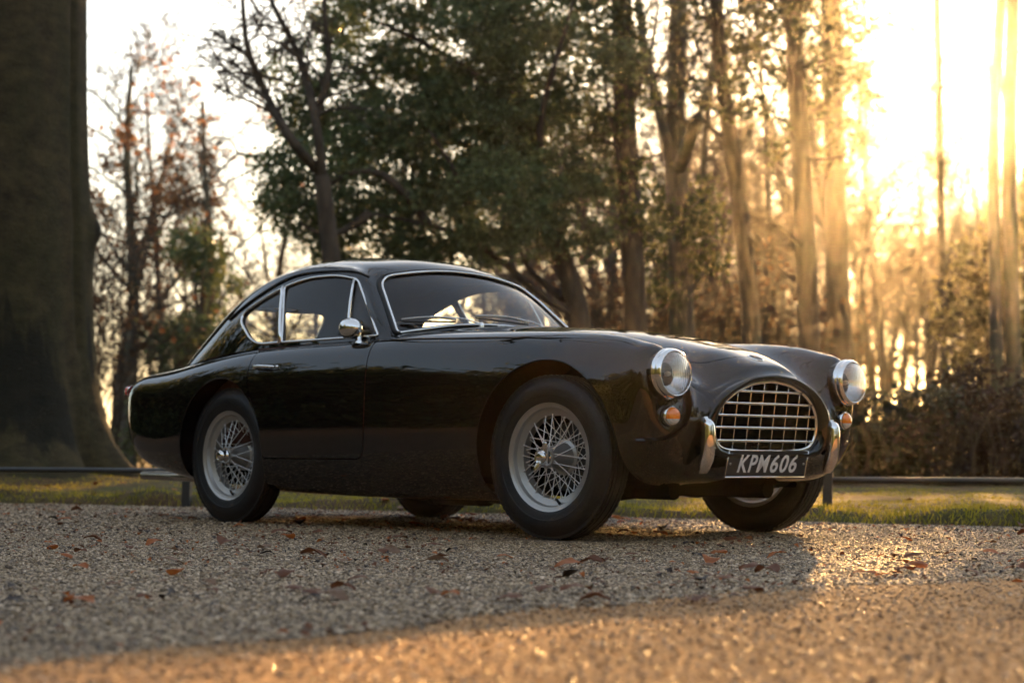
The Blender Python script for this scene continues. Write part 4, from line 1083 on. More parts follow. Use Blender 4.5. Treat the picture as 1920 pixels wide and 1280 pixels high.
def finish_tree(name, base, skel, parent_tag, bark, leaves=(), sides=(10, 7, 4, 3, 3), split_lvl=1, minr=.006):
    """Empty at the base > trunk (with its limbs), twigs, foliage"""
    t = empty(name, tuple(base)); b = np.array(base, float)
    main = Skel(); main.br = [x for x in skel.br if x[2] <= split_lvl]; fine = Skel(); fine.br = [x for x in skel.br if x[2] > split_lvl]
    V, F = main.mesh(sides); fast_mesh('trunk', V - b, F, [bark], t, True)
    if fine.br: V, F = fine.mesh(sides, minr); fast_mesh('twigs', V - b, F, [M_TWIG], t, True)
    for nm, P, size, mat, kw in leaves:
        rng = np.random.default_rng(len(P)); V, F = leaf_quads(P, size, rng, **kw); fast_mesh(nm, V - b, F, [mat], t)
    if parent_tag: tag(t, *parent_tag)
    return t
def at(px, py, dist):
    """point at an image column and row of the photograph and a distance along the ground"""
    p = spot(px, dist); p[2] = CAM_POS[2] + dist*(855.0 + (px - 960)*.0047 - py)/3443.0
    return p

# ---- the old beech at the left
def beech():
    base = TRUNK.copy(); base[2] = 0
    prof = [(z_, r_*1.09) for z_, r_ in [(-.25, 1.36), (0, 1.30), (.12, 1.22), (.27, 1.12), (.45, 1.02), (.65, .955), (.92, .895), (1.3, .845), (1.7, .82), (2.3, .805), (2.8, .775), (3.4, .75), (4.5, .735), (6, .70), (9, .62), (12, .5)]]
    pz = np.array([p[0] for p in prof]); pr = np.array([p[1] for p in prof])
    zs = np.concatenate([np.linspace(-.25, 2.8, 90), np.linspace(2.85, 12, 60)]); n = 128; rng = np.random.default_rng(5)
    th = np.linspace(0, 2*np.pi, n, endpoint=False); V = []
    cdir = math.atan2(CAM_POS[1] - base[1], CAM_POS[0] - base[0])       # towards the camera
    for z in zs:
        r0 = np.interp(z, pz, pr); fl = math.exp(-max(z, 0)/.50)
        lob = .34*(np.abs(np.sin(3.5*(th - cdir) + .4))**.8 - .62) + .14*(np.abs(np.sin(6*(th - cdir) + 1.1)) - .6) + .03*np.cos(17*(th - cdir) + 1)
        r = r0*(1 + fl*lob + .012*np.cos(4*th + z*.6) + .02*np.cos(2*th + .9))
        r += .010*(vnoise(th*2.2, z*1.4 + th*0, 1.0, 31) - .5) + .02*(vnoise(th*3, z*.5 + th*0, 1.0, 32) - .5)
        # fissured fold running up the face and a healed branch scar at the right edge
        a = (th - (cdir + 1.0) + np.pi) % (2*np.pi) - np.pi; r -= .045*np.exp(-(a/.05)**2)*(1 if z > 1.2 else .4)
        a = (th - (cdir + 1.42) + np.pi) % (2*np.pi) - np.pi; r += .085*np.exp(-(a/.13)**2 - ((z - 2.28)/.18)**2) - .06*np.exp(-(a/.06)**2 - ((z - 2.13)/.075)**2)
        V.append(np.stack([r*np.cos(th), r*np.sin(th), th*0 + z], -1))
    V = np.concatenate(V); m = len(zs)
    F = np.array([(i*n + k, i*n + (k + 1) % n, (i + 1)*n + (k + 1) % n, (i + 1)*n + k) for i in range(m - 1) for k in range(n)])
    mt, nt, b, out = new_mat('beech_bark'); tc = nt.nodes.new('ShaderNodeTexCoord'); ob = tc.outputs['Object']
    mp = nt.nodes.new('ShaderNodeMapping'); mp.inputs['Scale'].default_value = (1, 1, 1.8); nt.links.new(ob, mp.inputs['Vector'])
    mv = nt.nodes.new('ShaderNodeMapping'); mv.inputs['Scale'].default_value = (1, 1, .22); nt.links.new(ob, mv.inputs['Vector'])
    band = noise(nt, mp.outputs[0], 5.0, 7, .68); strk = noise(nt, mv.outputs[0], 5.0, 5, .6); fine = noise(nt, ob, 45, 4, .7); blot = noise(nt, mv.outputs[0], 1.5, 5, .62)
    c = ramp(nt, band, [(.3, (.024, .017, .007)), (.7, (.098, .070, .028))])
    c = mixc(nt, ramp(nt, strk, [(.42, (0, 0, 0)), (.7, (.6,)*3)]), c, (.036, .036, .010))
    c = mixc(nt, ramp(nt, blot, [(.54, (0, 0, 0)), (.60, (.85,)*3)]), c, (.010, .009, .005))
    c = mixc(nt, ramp(nt, fine, [(.62, (0, 0, 0)), (.75, (.5,)*3)]), c, (.12, .10, .06))
    nt.links.new(c, b.inputs['Base Color']); b.inputs['Roughness'].default_value = .85; b.inputs['Specular IOR Level'].default_value = .25
    bp = nt.nodes.new('ShaderNodeBump'); bp.inputs['Strength'].default_value = .9; bp.inputs['Distance'].default_value = .035
    ad = nt.nodes.new('ShaderNodeMath'); ad.operation = 'ADD'; nt.links.new(band, ad.inputs[0]); nt.links.new(fine, ad.inputs[1])
    nt.links.new(ad.outputs[0], bp.inputs['Height']); nt.links.new(bp.outputs['Normal'], b.inputs['Normal'])
    t = empty('beech_tree', tuple(base)); fast_mesh('trunk', V, F, [mt], t, True)
    sk = Skel(); spec = dict(n=(9, 7, 5, 4), wob=(.05, .14, .2, .25), up=(0, .03, .03, 0), taper=(.6, .75, .8, .8), kids=(0, 6, 6), t0=(.3, .3, .2), ang=(50, 50, 45), len=(.5, .5, .45), rad=(.5, .5, .5))
    for k in range(9):
        a = k*2.4; sk.grow(np.array([.4*math.cos(a), .4*math.sin(a), 6.5 + .6*k]), (math.cos(a), math.sin(a), .55), 6.0, .17, 1, spec, rng)
    V, F = sk.mesh(); fast_mesh('limbs', V, F, [M_BARKG], t, True)
    tag(t, 'massive old beech trunk with flared roots at the left edge of the drive', 'tree')
beech()

# ---- bare trees of the wood: prototypes and copies
BARE = dict(n=(12, 7, 5, 4, 3), wob=(.05, .13, .18, .22, .25), up=(.05, .05, .04, .02, 0), taper=(.78, .8, .8, .8, .8), kids=(13, 7, 6, 4), t0=(.35, .25, .2, .15), ang=(52, 48, 46, 45), len=(.40, .46, .45, .45), rad=(.42, .42, .42, .5))
def bare_proto(name, seed, h, r, spec=BARE, bark=None, lean=(0, 0), leaves=None, minr=.008):
    rng = np.random.default_rng(seed); sk = Skel(); sk.grow((0, 0, -.2), (lean[0], lean[1], 1), h, r, 0, spec, rng); lv = []
    if leaves:
        tips = np.concatenate(sk.tips); sel = tips[rng.random(len(tips)) < leaves[0]]
        if leaves[3] is not None: sel = sel[leaves[3](sel)]
        P = (sel[:, None, :] + rng.normal(size=(len(sel), leaves[4], 3))*.09).reshape(-1, 3)
        lv = [('foliage', P, leaves[1], leaves[2], {})]
    return finish_tree(name, (0, 0, 0), sk, None, bark or M_BARK, lv, minr=minr)
def put(t, px, dist, rz, s=1.0, sz=None, z=-.05):
    p = spot(px, dist); t.location = (p[0], p[1], z); t.rotation_euler[2] = rz; t.scale = (s, s, sz or s); return t
FAR_SPEC = dict(BARE); FAR_SPEC.update(n=(10, 6, 4, 3), kids=(15, 8, 7), wob=(.05, .13, .18, .22), up=(.05, .05, .04, .02), taper=(.8, .8, .8, .8), t0=(.32, .2, .15), ang=(48, 48, 46), len=(.40, .46, .45), rad=(.42, .42, .45))
protos = [bare_proto('bare_tree', 11, 11, .20), bare_proto('bare_tree', 12, 13, .17), bare_proto('bare_tree', 13, 9.5, .15), bare_proto('bare_tree', 14, 13, .24, FAR_SPEC, minr=.012), bare_proto('bare_tree', 15, 11, .19, FAR_SPEC, minr=.012)]
first = {}
def bare(px, dist, k, rz, s, label, group=None, sz=None):
    t = protos[k] if k not in first else copy_tree(protos[k]); first[k] = 1
    put(t, px, dist, rz, s, sz); tag(t, label, 'tree', group); return t
MID = [(222, 44, 2, .3, .85, 'slim bare tree close to the left of the forked orange beech'),
       (318, 56, 1, 2.2, .9, 'pale bare tree far back between orange beech and holly'),
       (512, 47, 0, 4.0, .75, 'slender bare tree left of the car roof, below the dark evergreen'),
       (985, 46, 2, 5.5, 1.2, 'dark bare tree glimpsed behind the evergreen crown over the windscreen'),
       (1140, 44, 1, .7, 1.05, 'bare tree glimpsed between leaning evergreen trunk and ivy-hung trunk'),
       (1345, 40, 0, 3.1, .9, 'bare tree just left of the leaning trunk behind the bonnet'),
       (1452, 46, 1, 1.1, .9, 'slim bare tree between the leaning trunk and the tall pine'),
       (1628, 42, 2, 4.4, 1.25, 'bare tree just right of the thick trunk behind the far headlight'),
       (1672, 58, 1, 2.6, 1.0, 'second slim bare tree right of the thick trunk'),
       (1716, 50, 2, .9, .9, 'slim bare tree just left of the trunk in front of the sun'),
       (1305, 52, 2, 2.0, 1.1, 'faint bare tree between the forked trunk and the leaning trunk'),
       (1405, 60, 1, 3.7, 1.1, 'faint bare tree right behind the leaning trunk'),
       (1545, 50, 0, 1.4, .9, 'bare tree half hidden between pine and thick trunk'),
       (1600, 54, 1, .2, .95, 'slim bare tree hugging the right side of the thick trunk'),
       (1640, 66, 2, 3.0, 1.3, 'pale bare tree in the glow above the far headlight'),
       (1775, 62, 2, 1.0, 1.0, 'low bare tree just right of the trunk before the sun'),
       (1840, 48, 2, 2.2, .8, 'bare tree left of the weeping conifer'),
       (1235, 48, 2, 4.2, 1.1, 'bare tree between ivy-hung trunk and forked trunk'),
       (1800, 52, 0, 5.0, .8, 'bare tree low in the glow right of the trunk before the sun')]
for px, D, k, rz, s, lab in MID: bare(px, D, k, rz, s, lab)
rng = np.random.default_rng(78)
for i in range(8):
    bare(1555 + i*44 + rng.normal()*9, 60 + 14*rng.random(), 3 + i % 2, rng.random()*6.3, .62 + .14*rng.random(), 'thin bare tree low in the sunlit wood below the sun', 'bare trees below the sun')
rng = np.random.default_rng(77)
for i in range(66):
    px = -160 + (i % 46)*50 + rng.normal()*22 + (1080 if i >= 46 else 0); D = 62 + 50*rng.random()
    if px < 560 and i % 3 == 0: D += 40
    if 1600 < px < 1850: D = 105 + 25*rng.random()

    t = bare(px, D, 3 + i % 2, rng.random()*6.3, .8 + .5*rng.random() if not 130 < px < 480 else .85 + .2*rng.random(), 'thin bare tree far back in the hazy wood', 'bare trees far back in the wood')

# autumn beech, forked, left of the car
t = bare_proto('autumn_beech', 21, 9.6, .20, leaves=(.17, .14, M_AUTUMN, lambda P: (P[:, 2] < 7.6), 2), bark=M_BARKG)
put(t, 246, 40, 1.9, .95); tag(t, 'forked beech still holding orange leaves, left of the car', 'tree')
t = bare_proto('autumn_beech', 22, 8.8, .17, leaves=(.05, .12, M_AUTUMN, None, 2), bark=M_BARKG)
put(t, 396, 40, .4, .95); tag(t, 'beech with a few rusty leaves rising out of the dark holly', 'tree')
# holly at its foot
def holly():
    base = spot(372, 36); rng = np.random.default_rng(4); cs, rs = [], []
    for i in range(17):
        z = .4 + 4.2*rng.random(); w = 1.05*(1 - z/5.4); a = rng.random()*6.28; cs.append(base + np.array([w*math.cos(a), w*math.sin(a), z])); rs.append(.30 + .25*rng.random())
    cs += [spot(430, 35) + np.array([0, 0, 1.2]), spot(310, 35) + np.array([0, 0, 1.0]), spot(450, 35) + np.array([0, 0, .7]), spot(285, 35) + np.array([0, 0, .6]), spot(345, 35) + np.array([0, 0, .5]), spot(410, 35) + np.array([0, 0, .6])]; rs += [.6, .6, .6, .55, .65, .65]
    sk = Skel(); sk.limb([base, base + np.array([.05, 0, 2.5]), base + np.array([0, .1, 4.9])], .10, .03)
    for c in cs: sk.limb([base + np.array([0, 0, max(.2, c[2]*.6)]), c], .03, .01, 1)
    P = sprays(cs, rs, 70, 26, .13, rng)
    finish_tree('holly_tree', base, sk, ('dark pointed holly standing left of the car behind its tail', 'tree'), M_BARK, [('foliage', P, .11, M_EVER, {})])
holly()

# ---- the great dark evergreen behind the car
def evergreen():
    D = 26.5; base = spot(1098, D); rng = np.random.default_rng(9); sk = Skel()
    trunk = [at(1100, 880, D), at(1088, 610, D), at(1052, 480, D), at(1030, 380, D + .4), at(985, 230, D + .6), at(940, 60, D + .8), at(920, -180, D + 1)]
    sk.limb(trunk, .20, .07, 0)
    limbs = [[(1088, 600, 0), (1000, 540, -.4), (900, 460, -.8), (800, 420, -1.2), (690, 400, -1.4)], [(1045, 450, .2), (960, 330, .8), (850, 260, 1.0), (740, 230, 1.2), (610, 250, 1.0), (520, 292, .6), (440, 290, .2)],
             [(1030, 390, .3), (1010, 250, -.6), (1040, 110, -1), (1080, -30, -1)], [(985, 230, .6), (880, 130, .2), (760, 60, 0), (660, 20, .2)], [(900, 460, -.8), (860, 340, -1.2), (800, 240, -1.6)], [(740, 230, 1.2), (680, 140, 1.2), (600, 90, 1.0)],
             [(800, 420, -1.2), (720, 330, -1.4), (640, 330, -1.6), (560, 390, -1.5)], [(1060, 560, 0), (990, 500, .8), (960, 420, 1.0)], [(690, 400, -1.4), (620, 440, -1.5), (560, 420, -1.5)]]
    for L_ in limbs: sk.limb([at(a, b, D + c) for a, b, c in L_], .075, .018, 1)
    for L_ in ([(440, 290, .2), (400, 330, .1), (372, 352, .1)], [(440, 290, .2), (418, 262, .1), (380, 268, 0)], [(520, 292, .6), (470, 320, .3), (420, 345, .1), (376, 362, 0)]): sk.limb([at(a, b, D + c) for a, b, c in L_], .022, .006, 2)
    cl = [(560, 130, 70), (628, 232, 105), (566, 330, 85), (690, 70, 110), (770, 180, 130), (640, 420, 95), (730, 330, 125), (860, 90, 140), (860, 260, 140), (800, 410, 110), (930, 385, 105), (985, 120, 125), (990, 270, 110), (1075, 60, 85), (1085, 190, 85), (625, 478, 60), (545, 400, 60), (905, 470, 62), (1010, 430, 75), (1130, 330, 60), (1110, 440, 55), (560, 230, 55), (520, 315, 34), (620, 20, 60), (760, -60, 120), (930, -60, 130), (1060, -60, 90), (700, 260, 90), (880, 180, 110), (760, 470, 60), (840, 340, 90), (990, 350, 80), (930, 20, 110), (1120, -20, 70), (1150, 110, 60), (1120, 260, 55), (1090, 350, 60)]
    C_, R_ = [], []
    for x, y, r in cl:
        C_.append(at(x, y, D + rng.normal()*.9)); R_.append(r/3443*D)
    P = sprays(C_, R_, 138, 36, .120, rng, .85, .2)
    finish_tree('evergreen_oak', base, sk, ('huge dark evergreen with spreading crown directly behind the car roof', 'tree'), M_BARK, [('foliage', P, .080, M_EVER, dict(flat=.3))])
evergreen()

# bare oak whose limbs reach over the sky at the upper left
def oak():
    D = 23.5; base = spot(640, D); rng = np.random.default_rng(3); sk = Skel()
    sk.limb([at(640, 890, D), at(630, 600, D), at(612, 430, D), at(600, 330, D)], .16, .10, 0)
    spec = dict(BARE); L_ = [([(600, 330), (540, 262), (498, 190), (462, 110), (448, 40), (440, -80)], .075), ([(498, 190), (440, 150), (405, 120), (372, 66)], .03), ([(462, 110), (430, 92), (400, 60)], .02), ([(600, 330), (585, 220), (555, 110), (520, 40), (492, -20), (470, -100)], .07), ([(555, 110), (520, 82), (488, 66), (470, 30)], .03), ([(520, 150), (470, 140), (430, 138), (408, 160)], .025), ([(585, 220), (610, 120), (600, 10), (610, -120)], .06)]
    for pts, r in L_:
        P, R = sk.limb([at(a, b, D + .2*rng.normal()) for a, b in pts], r, r*.3, 1)
        sp = dict(n=(5, 5, 5, 4), wob=(.2, .2, .24, .26), up=(0, .02, .02, 0), taper=(.8,)*4, kids=(0, 15, 8), t0=(.3, .15, .2), ang=(45, 52, 48), len=(.5, .36, .50), rad=(.5, .42, .5))
        sk.kids(P, R, np.linalg.norm(P[-1] - P[0]), 1, sp, rng)
    finish_tree('bare_oak', base, sk, ('crooked bare oak limbs against the white sky, upper left', 'tree'), M_BARK, minr=.008)
oak()

# ---- tall trunks right of the evergreen
def trunk_tree(name, label, D, pts, r0, r1, limbs=(), clumps=(), mat=None, leaf=.09, nspray=80, nleaf=24, bark=None, twig=True, seed=1, cat='tree', spray_r=.14, kw={}):
    rng = np.random.default_rng(seed); sk = Skel(); T = [at(a, b, D) for a, b in pts]; P, R = sk.limb(T, r0, r1, 0, 14)
    # root flare
    for q in range(3): R[q] *= (1.35, 1.16, 1.06)[q]
    for L_, r in limbs:
        P2, R2 = sk.limb([at(a, b, D + .5*rng.normal()*(k > 0)) for k, (a, b) in enumerate(L_)], r, r*.3, 1)
        if twig:
            sp = dict(n=(5, 5, 4, 4), wob=(.2, .2, .24, .26), up=(0, .02, .02, 0), taper=(.8,)*4, kids=(0, 7, 5), t0=(.3, .2, .2), ang=(45, 52, 48), len=(.5, .38, .45), rad=(.5, .45, .5))
            sk.kids(P2, R2, np.linalg.norm(P2[-1] - P2[0]), 1, sp, rng)
    lv = []
    if clumps:
        C_ = [at(x, y, D + rng.normal()*.6) for x, y, r in clumps]; R_ = [r/3443*D for x, y, r in clumps]
        for c in C_:
            j = np.argmin(np.linalg.norm(P - (c - np.array([0, 0, .4])), axis=1)); sk.limb([P[j], (P[j] + c)/2 + rng.normal(size=3)*.1, c], .03, .008, 1)
        lv = [('foliage', sprays(C_, R_, nspray, nleaf, spray_r, rng, .8, .15), leaf, mat, kw)]
    base = spot(pts[0][0], D)
    return finish_tree(name, base, sk, (label, cat), bark or M_BARK, lv)
trunk_tree('ivy_tree', 'dark straight trunk hung with old ivy right of the evergreen crown', 27, [(1196, 890), (1192, 600), (1182, 400), (1172, 200), (1165, 0), (1160, -250)], .19, .15, [([(1180, 380), (1150, 250), (1130, 120)], .05), ([(1172, 220), (1215, 110), (1235, 0)], .06)],
           [(1165, 120, 45), (1200, 180, 36), (1150, 220, 40), (1175, 60, 50), (1190, 400, 42), (1165, 330, 36), (1215, 430, 34), (1140, 20, 50), (1180, 300, 30)], M_IVY, .10, 90, 22, seed=2)
trunk_tree('forked_tree', 'thick grey trunk forking high above the bonnet, ivy round its middle', 31, [(1288, 890), (1280, 620), (1272, 420), (1268, 240), (1272, 60), (1280, -200)], .24, .14, [([(1272, 320), (1318, 200), (1345, 90), (1360, -60)], .13), ([(1270, 340), (1235, 200), (1205, 60), (1195, -80)], .13), ([(1280, 470), (1345, 440), (1400, 380)], .05), ([(1280, 560), (1330, 500), (1370, 420)], .04)],
           [(1240, 390, 52), (1285, 420, 56), (1225, 470, 46), (1275, 510, 50), (1320, 470, 42), (1215, 350, 30), (1310, 400, 36), (1345, 400, 24), (1240, 545, 40), (1180, 470, 36), (1350, 500, 28), (1330, 350, 20)], M_IVY, .10, 85, 22, bark=M_BARKG, seed=3)
trunk_tree('leaning_tree', 'tall slim trunk leaning left behind the bonnet', 29, [(1425, 890), (1410, 620), (1392, 420), (1370, 250), (1350, 80), (1335, -200)], .165, .10, [([(1395, 440), (1440, 470), (1490, 480)], .035), ([(1375, 280), (1320, 230), (1270, 230)], .04), ([(1360, 180), (1400, 90), (1430, 0)], .04)],
           [(1320, 70, 55), (1280, 150, 42), (1370, 30, 60), (1360, 170, 46), (1300, 10, 50), (1330, -60, 70)], M_PINE, .11, 60, 22, seed=4)
trunk_tree('tall_pine', 'tallest straight pine trunk rising behind the grille', 27.5, [(1520, 890), (1518, 640), (1510, 420), (1500, 220), (1492, 40), (1486, -250)], .175, .12, [([(1512, 470), (1450, 420), (1400, 400)], .035), ([(1512, 540), (1460, 500), (1420, 440)], .03), ([(1500, 220), (1570, 190), (1640, 120)], .04), ([(1515, 300), (1600, 290), (1660, 200)], .03)],
           [(1440, 90, 66), (1500, 160, 58), (1430, 200, 52), (1560, 70, 66), (1600, 150, 52), (1545, 230, 50), (1470, 20, 70), (1590, 270, 36), (1640, 60, 34), (1480, 290, 36), (1540, -40, 80), (1420, -30, 70), (1630, 200, 26)], M_PINE, .11, 62, 22, seed=5)
trunk_tree('thick_tree', 'broad hazy trunk between the pine and the sun gap', 35, [(1580, 890), (1576, 640), (1570, 420), (1566, 200), (1562, 0), (1560, -250)], .235, .17, [([(1570, 380), (1610, 260), (1630, 120), (1690, 20)], .05), ([(1572, 420), (1650, 350), (1700, 390)], .03)],
           [(1575, 120, 50), (1600, 40, 44), (1560, 300, 40), (1590, 370, 34)], M_PINE, .12, 50, 20, seed=6)
trunk_tree('sun_tree', 'slim straight trunk standing right in front of the sun', 52, [(1774, 890), (1771, 640), (1768, 420), (1766, 200), (1764, 0), (1762, -250)], .135, .085, [([(1766, 200), (1795, 120), (1820, 60)], .02), ([(1765, 120), (1735, 90), (1715, 40)], .02), ([(1768, 420), (1725, 360), (1670, 330)], .02), ([(1770, 600), (1815, 540), (1840, 470)], .02)],
           [(1725, 95, 12), (1765, 130, 9), (1712, 60, 9)], M_PINE, .09, 40, 12, seed=7)
trunk_tree('twin_tree', 'left stem of the hazy twin trunks at the upper right corner', 36, [(1872, 890), (1870, 600), (1868, 380), (1872, 200), (1884, 60), (1895, -200)], .13, .09, [([(1872, 230), (1862, 120), (1872, 0)], .05)], seed=8, bark=M_BARKG)
trunk_tree('twin_tree', 'right stem of the hazy twin trunks at the upper right corner', 36.4, [(1905, 890), (1900, 600), (1898, 380), (1902, 200), (1908, 60), (1912, -200)], .16, .11, [([(1900, 260), (1886, 160), (1880, 60)], .06)], seed=9, bark=M_BARKG)

# weeping conifer at the right edge
def weeping():
    D = 45; base = spot(1930, D); rng = np.random.default_rng(12); sk = Skel(); sk.limb([at(1935, 890, D), at(1930, 500, D), at(1925, 330, D)], .2, .05, 0); P = []
    for i in range(58):
        z = rng.random(); y0 = 350 + 390*z; w = 40 + 150*z**.8; x0 = 1925 + (rng.random()*2 - 1)*w; dd = D + (rng.random()*2 - 1)*w/3443*D
        top = at(x0, y0, dd); j = at(1928, y0 - 60, D); sk.limb([j, (j + top)/2 + np.array([0, 0, .12]), top], .018, .006, 1)
        for k in range(14):
            s0 = top + rng.normal(size=3)*np.array([.40, .40, .18]); L_ = .6 + .9*rng.random(); q = np.linspace(0, 1, 22)[:, None]
            P.append(s0 + q*np.array([0, 0, -L_]) + rng.normal(size=(22, 3))*.045)
    finish_tree('weeping_conifer', base, sk, ('golden weeping conifer with hanging sprays at the right edge', 'tree'), M_BARK, [('foliage', np.concatenate(P), .13, M_GOLD, dict(droop=.8))])
weeping()

# ---- hedges at the right, and low growth beneath the trees
def bank(name, label, px0, px1, D0, D1, h, mat, leaf, n, seed, cat='hedge', nleaf=24):
    rng = np.random.default_rng(seed); cs, rs = [], []
    for i in range(n):
        u = (i + rng.random())/n; px = px0 + (px1 - px0)*u; D = D0 + (D1 - D0)*rng.random(); hh = h*(.82 + .3*rng.random())
        for z in np.arange(.18, hh, .34): cs.append(spot(px + rng.normal()*12, D) + np.array([0, 0, z])); rs.append(.27 + .1*rng.random())
    base = spot((px0 + px1)/2, (D0 + D1)/2); sk = Skel()
    for i in range(n*2):
        p = spot(px0 + (px1 - px0)*rng.random(), D0 + (D1 - D0)*rng.random()); sk.limb([p + np.array([0, 0, -.1]), p + np.array([rng.normal()*.1, rng.normal()*.1, h*.5]), p + np.array([rng.normal()*.2, rng.normal()*.2, h*.95])], .016, .006, 0)
    P = sprays(cs, rs, 95, nleaf, .10, rng, .9, .3)
    t = empty(name, tuple(base)); V, F = sk.mesh((5, 4)); fast_mesh('stems', V - base, F, [M_TWIG], t, True)
    V, F = leaf_quads(P, leaf, rng); fast_mesh('foliage', V - base, F, [mat], t); tag(t, label, cat)
M_HEDGE = leaf_like('hedge_leaf', [(.15, (.009, .012, .005)), (.5, (.022, .027, .011)), (.85, (.050, .056, .022))], .10, .5)
M_HEDGEB = leaf_like('hedge_withered', [(.15, (.016, .010, .005)), (.5, (.040, .022, .011)), (.85, (.075, .044, .022))], .15, .7)
bank('laurel_hedge', 'dark green clipped hedge behind the right rail beside the headlight', 1540, 1790, 21.5, 22.6, 1.02, M_HEDGE, .085, 15, 31)
bank('beech_hedge', 'brown withered hedge at the right end behind the rail', 1765, 2060, 20.8, 21.8, .92, M_HEDGEB, .08, 16, 32)
bank('laurel_hedge', 'taller dark shrubbery below the weeping conifer', 1790, 2060, 23.4, 24.8, 1.25, M_HEDGEB, .10, 12, 33)
bank('laurel_hedge', 'low dark shrubbery under the tall trunks behind the bonnet', 1000, 1560, 33, 36, .8, M_BEECHBROWN, .10, 20, 34, nleaf=10)
bank('laurel_hedge', 'low green shrubbery far behind the tail of the car', 150, 640, 40, 44, .55, M_EVER, .12, 18, 35, nleaf=14)
SHR = dict(n=(5, 5, 4, 3), wob=(.12, .16, .2, .22), up=(.08, .06, .03, 0), taper=(.6, .75, .8, .8), kids=(9, 7, 5), t0=(.1, .15, .15), ang=(32, 38, 42), len=(.75, .55, .5), rad=(.6, .5, .5))
def shrub_proto(seed):
    rng = np.random.default_rng(seed); sk = Skel()
    for i in range(6):
        a = rng.random()*6.28; sk.grow((.15*math.cos(a), .15*math.sin(a), -.05), (.5*math.cos(a), .5*math.sin(a), 1), 2.2, .022, 0, SHR, rng)
    t = empty('bare_shrub'); V, F = sk.mesh((4, 3, 3, 3)); fast_mesh('stems', V, F, [M_TWIG], t, True)
    tips = np.concatenate(sk.tips); sel = tips[rng.random(len(tips)) < .10]; V, F = leaf_quads(sel, .09, rng); fast_mesh('foliage', V, F, [M_BEECHBROWN], t)
    return t
sp_ = [shrub_proto(41), shrub_proto(42)]; rng = np.random.default_rng(43); used_ = set()
for i in range(22):
    k = i % 2; t = sp_[k] if k not in used_ else copy_tree(sp_[k]); used_.add(k)
    px = (1060 + (i/22)*460 if i % 5 else 180 + (i/22)*480) + rng.normal()*18
    put(t, px, 34 + 22*rng.random(), rng.random()*6.28, .8 + .9*rng.random()); tag(t, 'twiggy brown shrub under the far trees', 'shrub', 'twiggy shrubs under the trees')

# wood all round the drive outside the picture; the paint and chrome mirror it
def around():
    rng = np.random.default_rng(51); P = []; sk = Skel()
    for i in range(120):
        a = math.radians(-178 + 128*(i + rng.random()*.8)/96 if i < 96 else -45 + 110*rng.random()); d = 17 + 12*rng.random(); c = np.array([1.2 + d*math.cos(a), -.5 + d*math.sin(a), 0])
        if math.cos(a - YAW) > .80: continue
        h = 4.5 + 4.5*rng.random(); sk.limb([c, c + np.array([rng.normal()*.3, rng.normal()*.3, h])], .2, .06, 0)
        cs = [c + np.array([rng.normal()*1.1, rng.normal()*1.1, z]) for z in np.arange(.6, h, 1.0)] + [c + np.array([rng.normal()*1.3, rng.normal()*1.3, .5]) for _ in range(3)]; P.append(sprays(cs, [1.1 + .5*rng.random() for _ in cs], 10, 18, .30, rng))
    V, F = sk.mesh((6,)); V2, F2 = leaf_quads(np.concatenate(P), .30, rng)
    t = fast_mesh('surrounding_wood', np.concatenate([V, V2]), np.concatenate([F, F2 + len(V)]), [M_BARK, M_EVER], midx=np.concatenate([np.zeros(len(F)), np.ones(len(F2))]))
    tag(t, 'dark wood round the drive, seen only as reflections in the paint', 'wood', kind='stuff')
around()

# ---- grass blades along the turf edge and on the lawn
def grass():
    rng = np.random.default_rng(61); n = 60000
    px = -60 + 2040*rng.random(n); D = 9 + 9*rng.random(n)**1.5; a = YAW - np.arctan((px - 960)/3443.0)
    x, y = CAM_POS[0] + np.cos(a)*D, CAM_POS[1] + np.sin(a)*D; k = (y > edge_y(x) + .01) & ((vnoise(x, y, 2.2, 71) > .42) | (y < edge_y(x) + .5)); x, y = x[k], y[k]; n = len(x); z = lawn_z(x, y)
    h = (.010 + .024*rng.random(n)**1.5)*np.where(y < edge_y(x) + .45, 1.5, .8); th = rng.random(n)*6.28; w = .0035 + .002*rng.random(n); lx, ly = rng.normal(size=n)*h*.5, rng.normal(size=n)*h*.5
    p0 = np.stack([x + w*np.cos(th), y + w*np.sin(th), z - .005], -1); p1 = np.stack([x - w*np.cos(th), y - w*np.sin(th), z - .005], -1); p2 = np.stack([x + lx, y + ly, z + h], -1)
    V = np.stack([p0, p1, p2], 1).reshape(-1, 3)
    o = fast_mesh('grass_blades', V, np.arange(3*n).reshape(-1, 3), [leaf_like('grass_blade', [(.15, (.14, .13, .014)), (.5, (.36, .31, .03)), (.85, (.55, .44, .06))], .6, .5)])
    tag(o, 'short mossy grass along the edge of the drive', 'grass', kind='stuff')
grass()

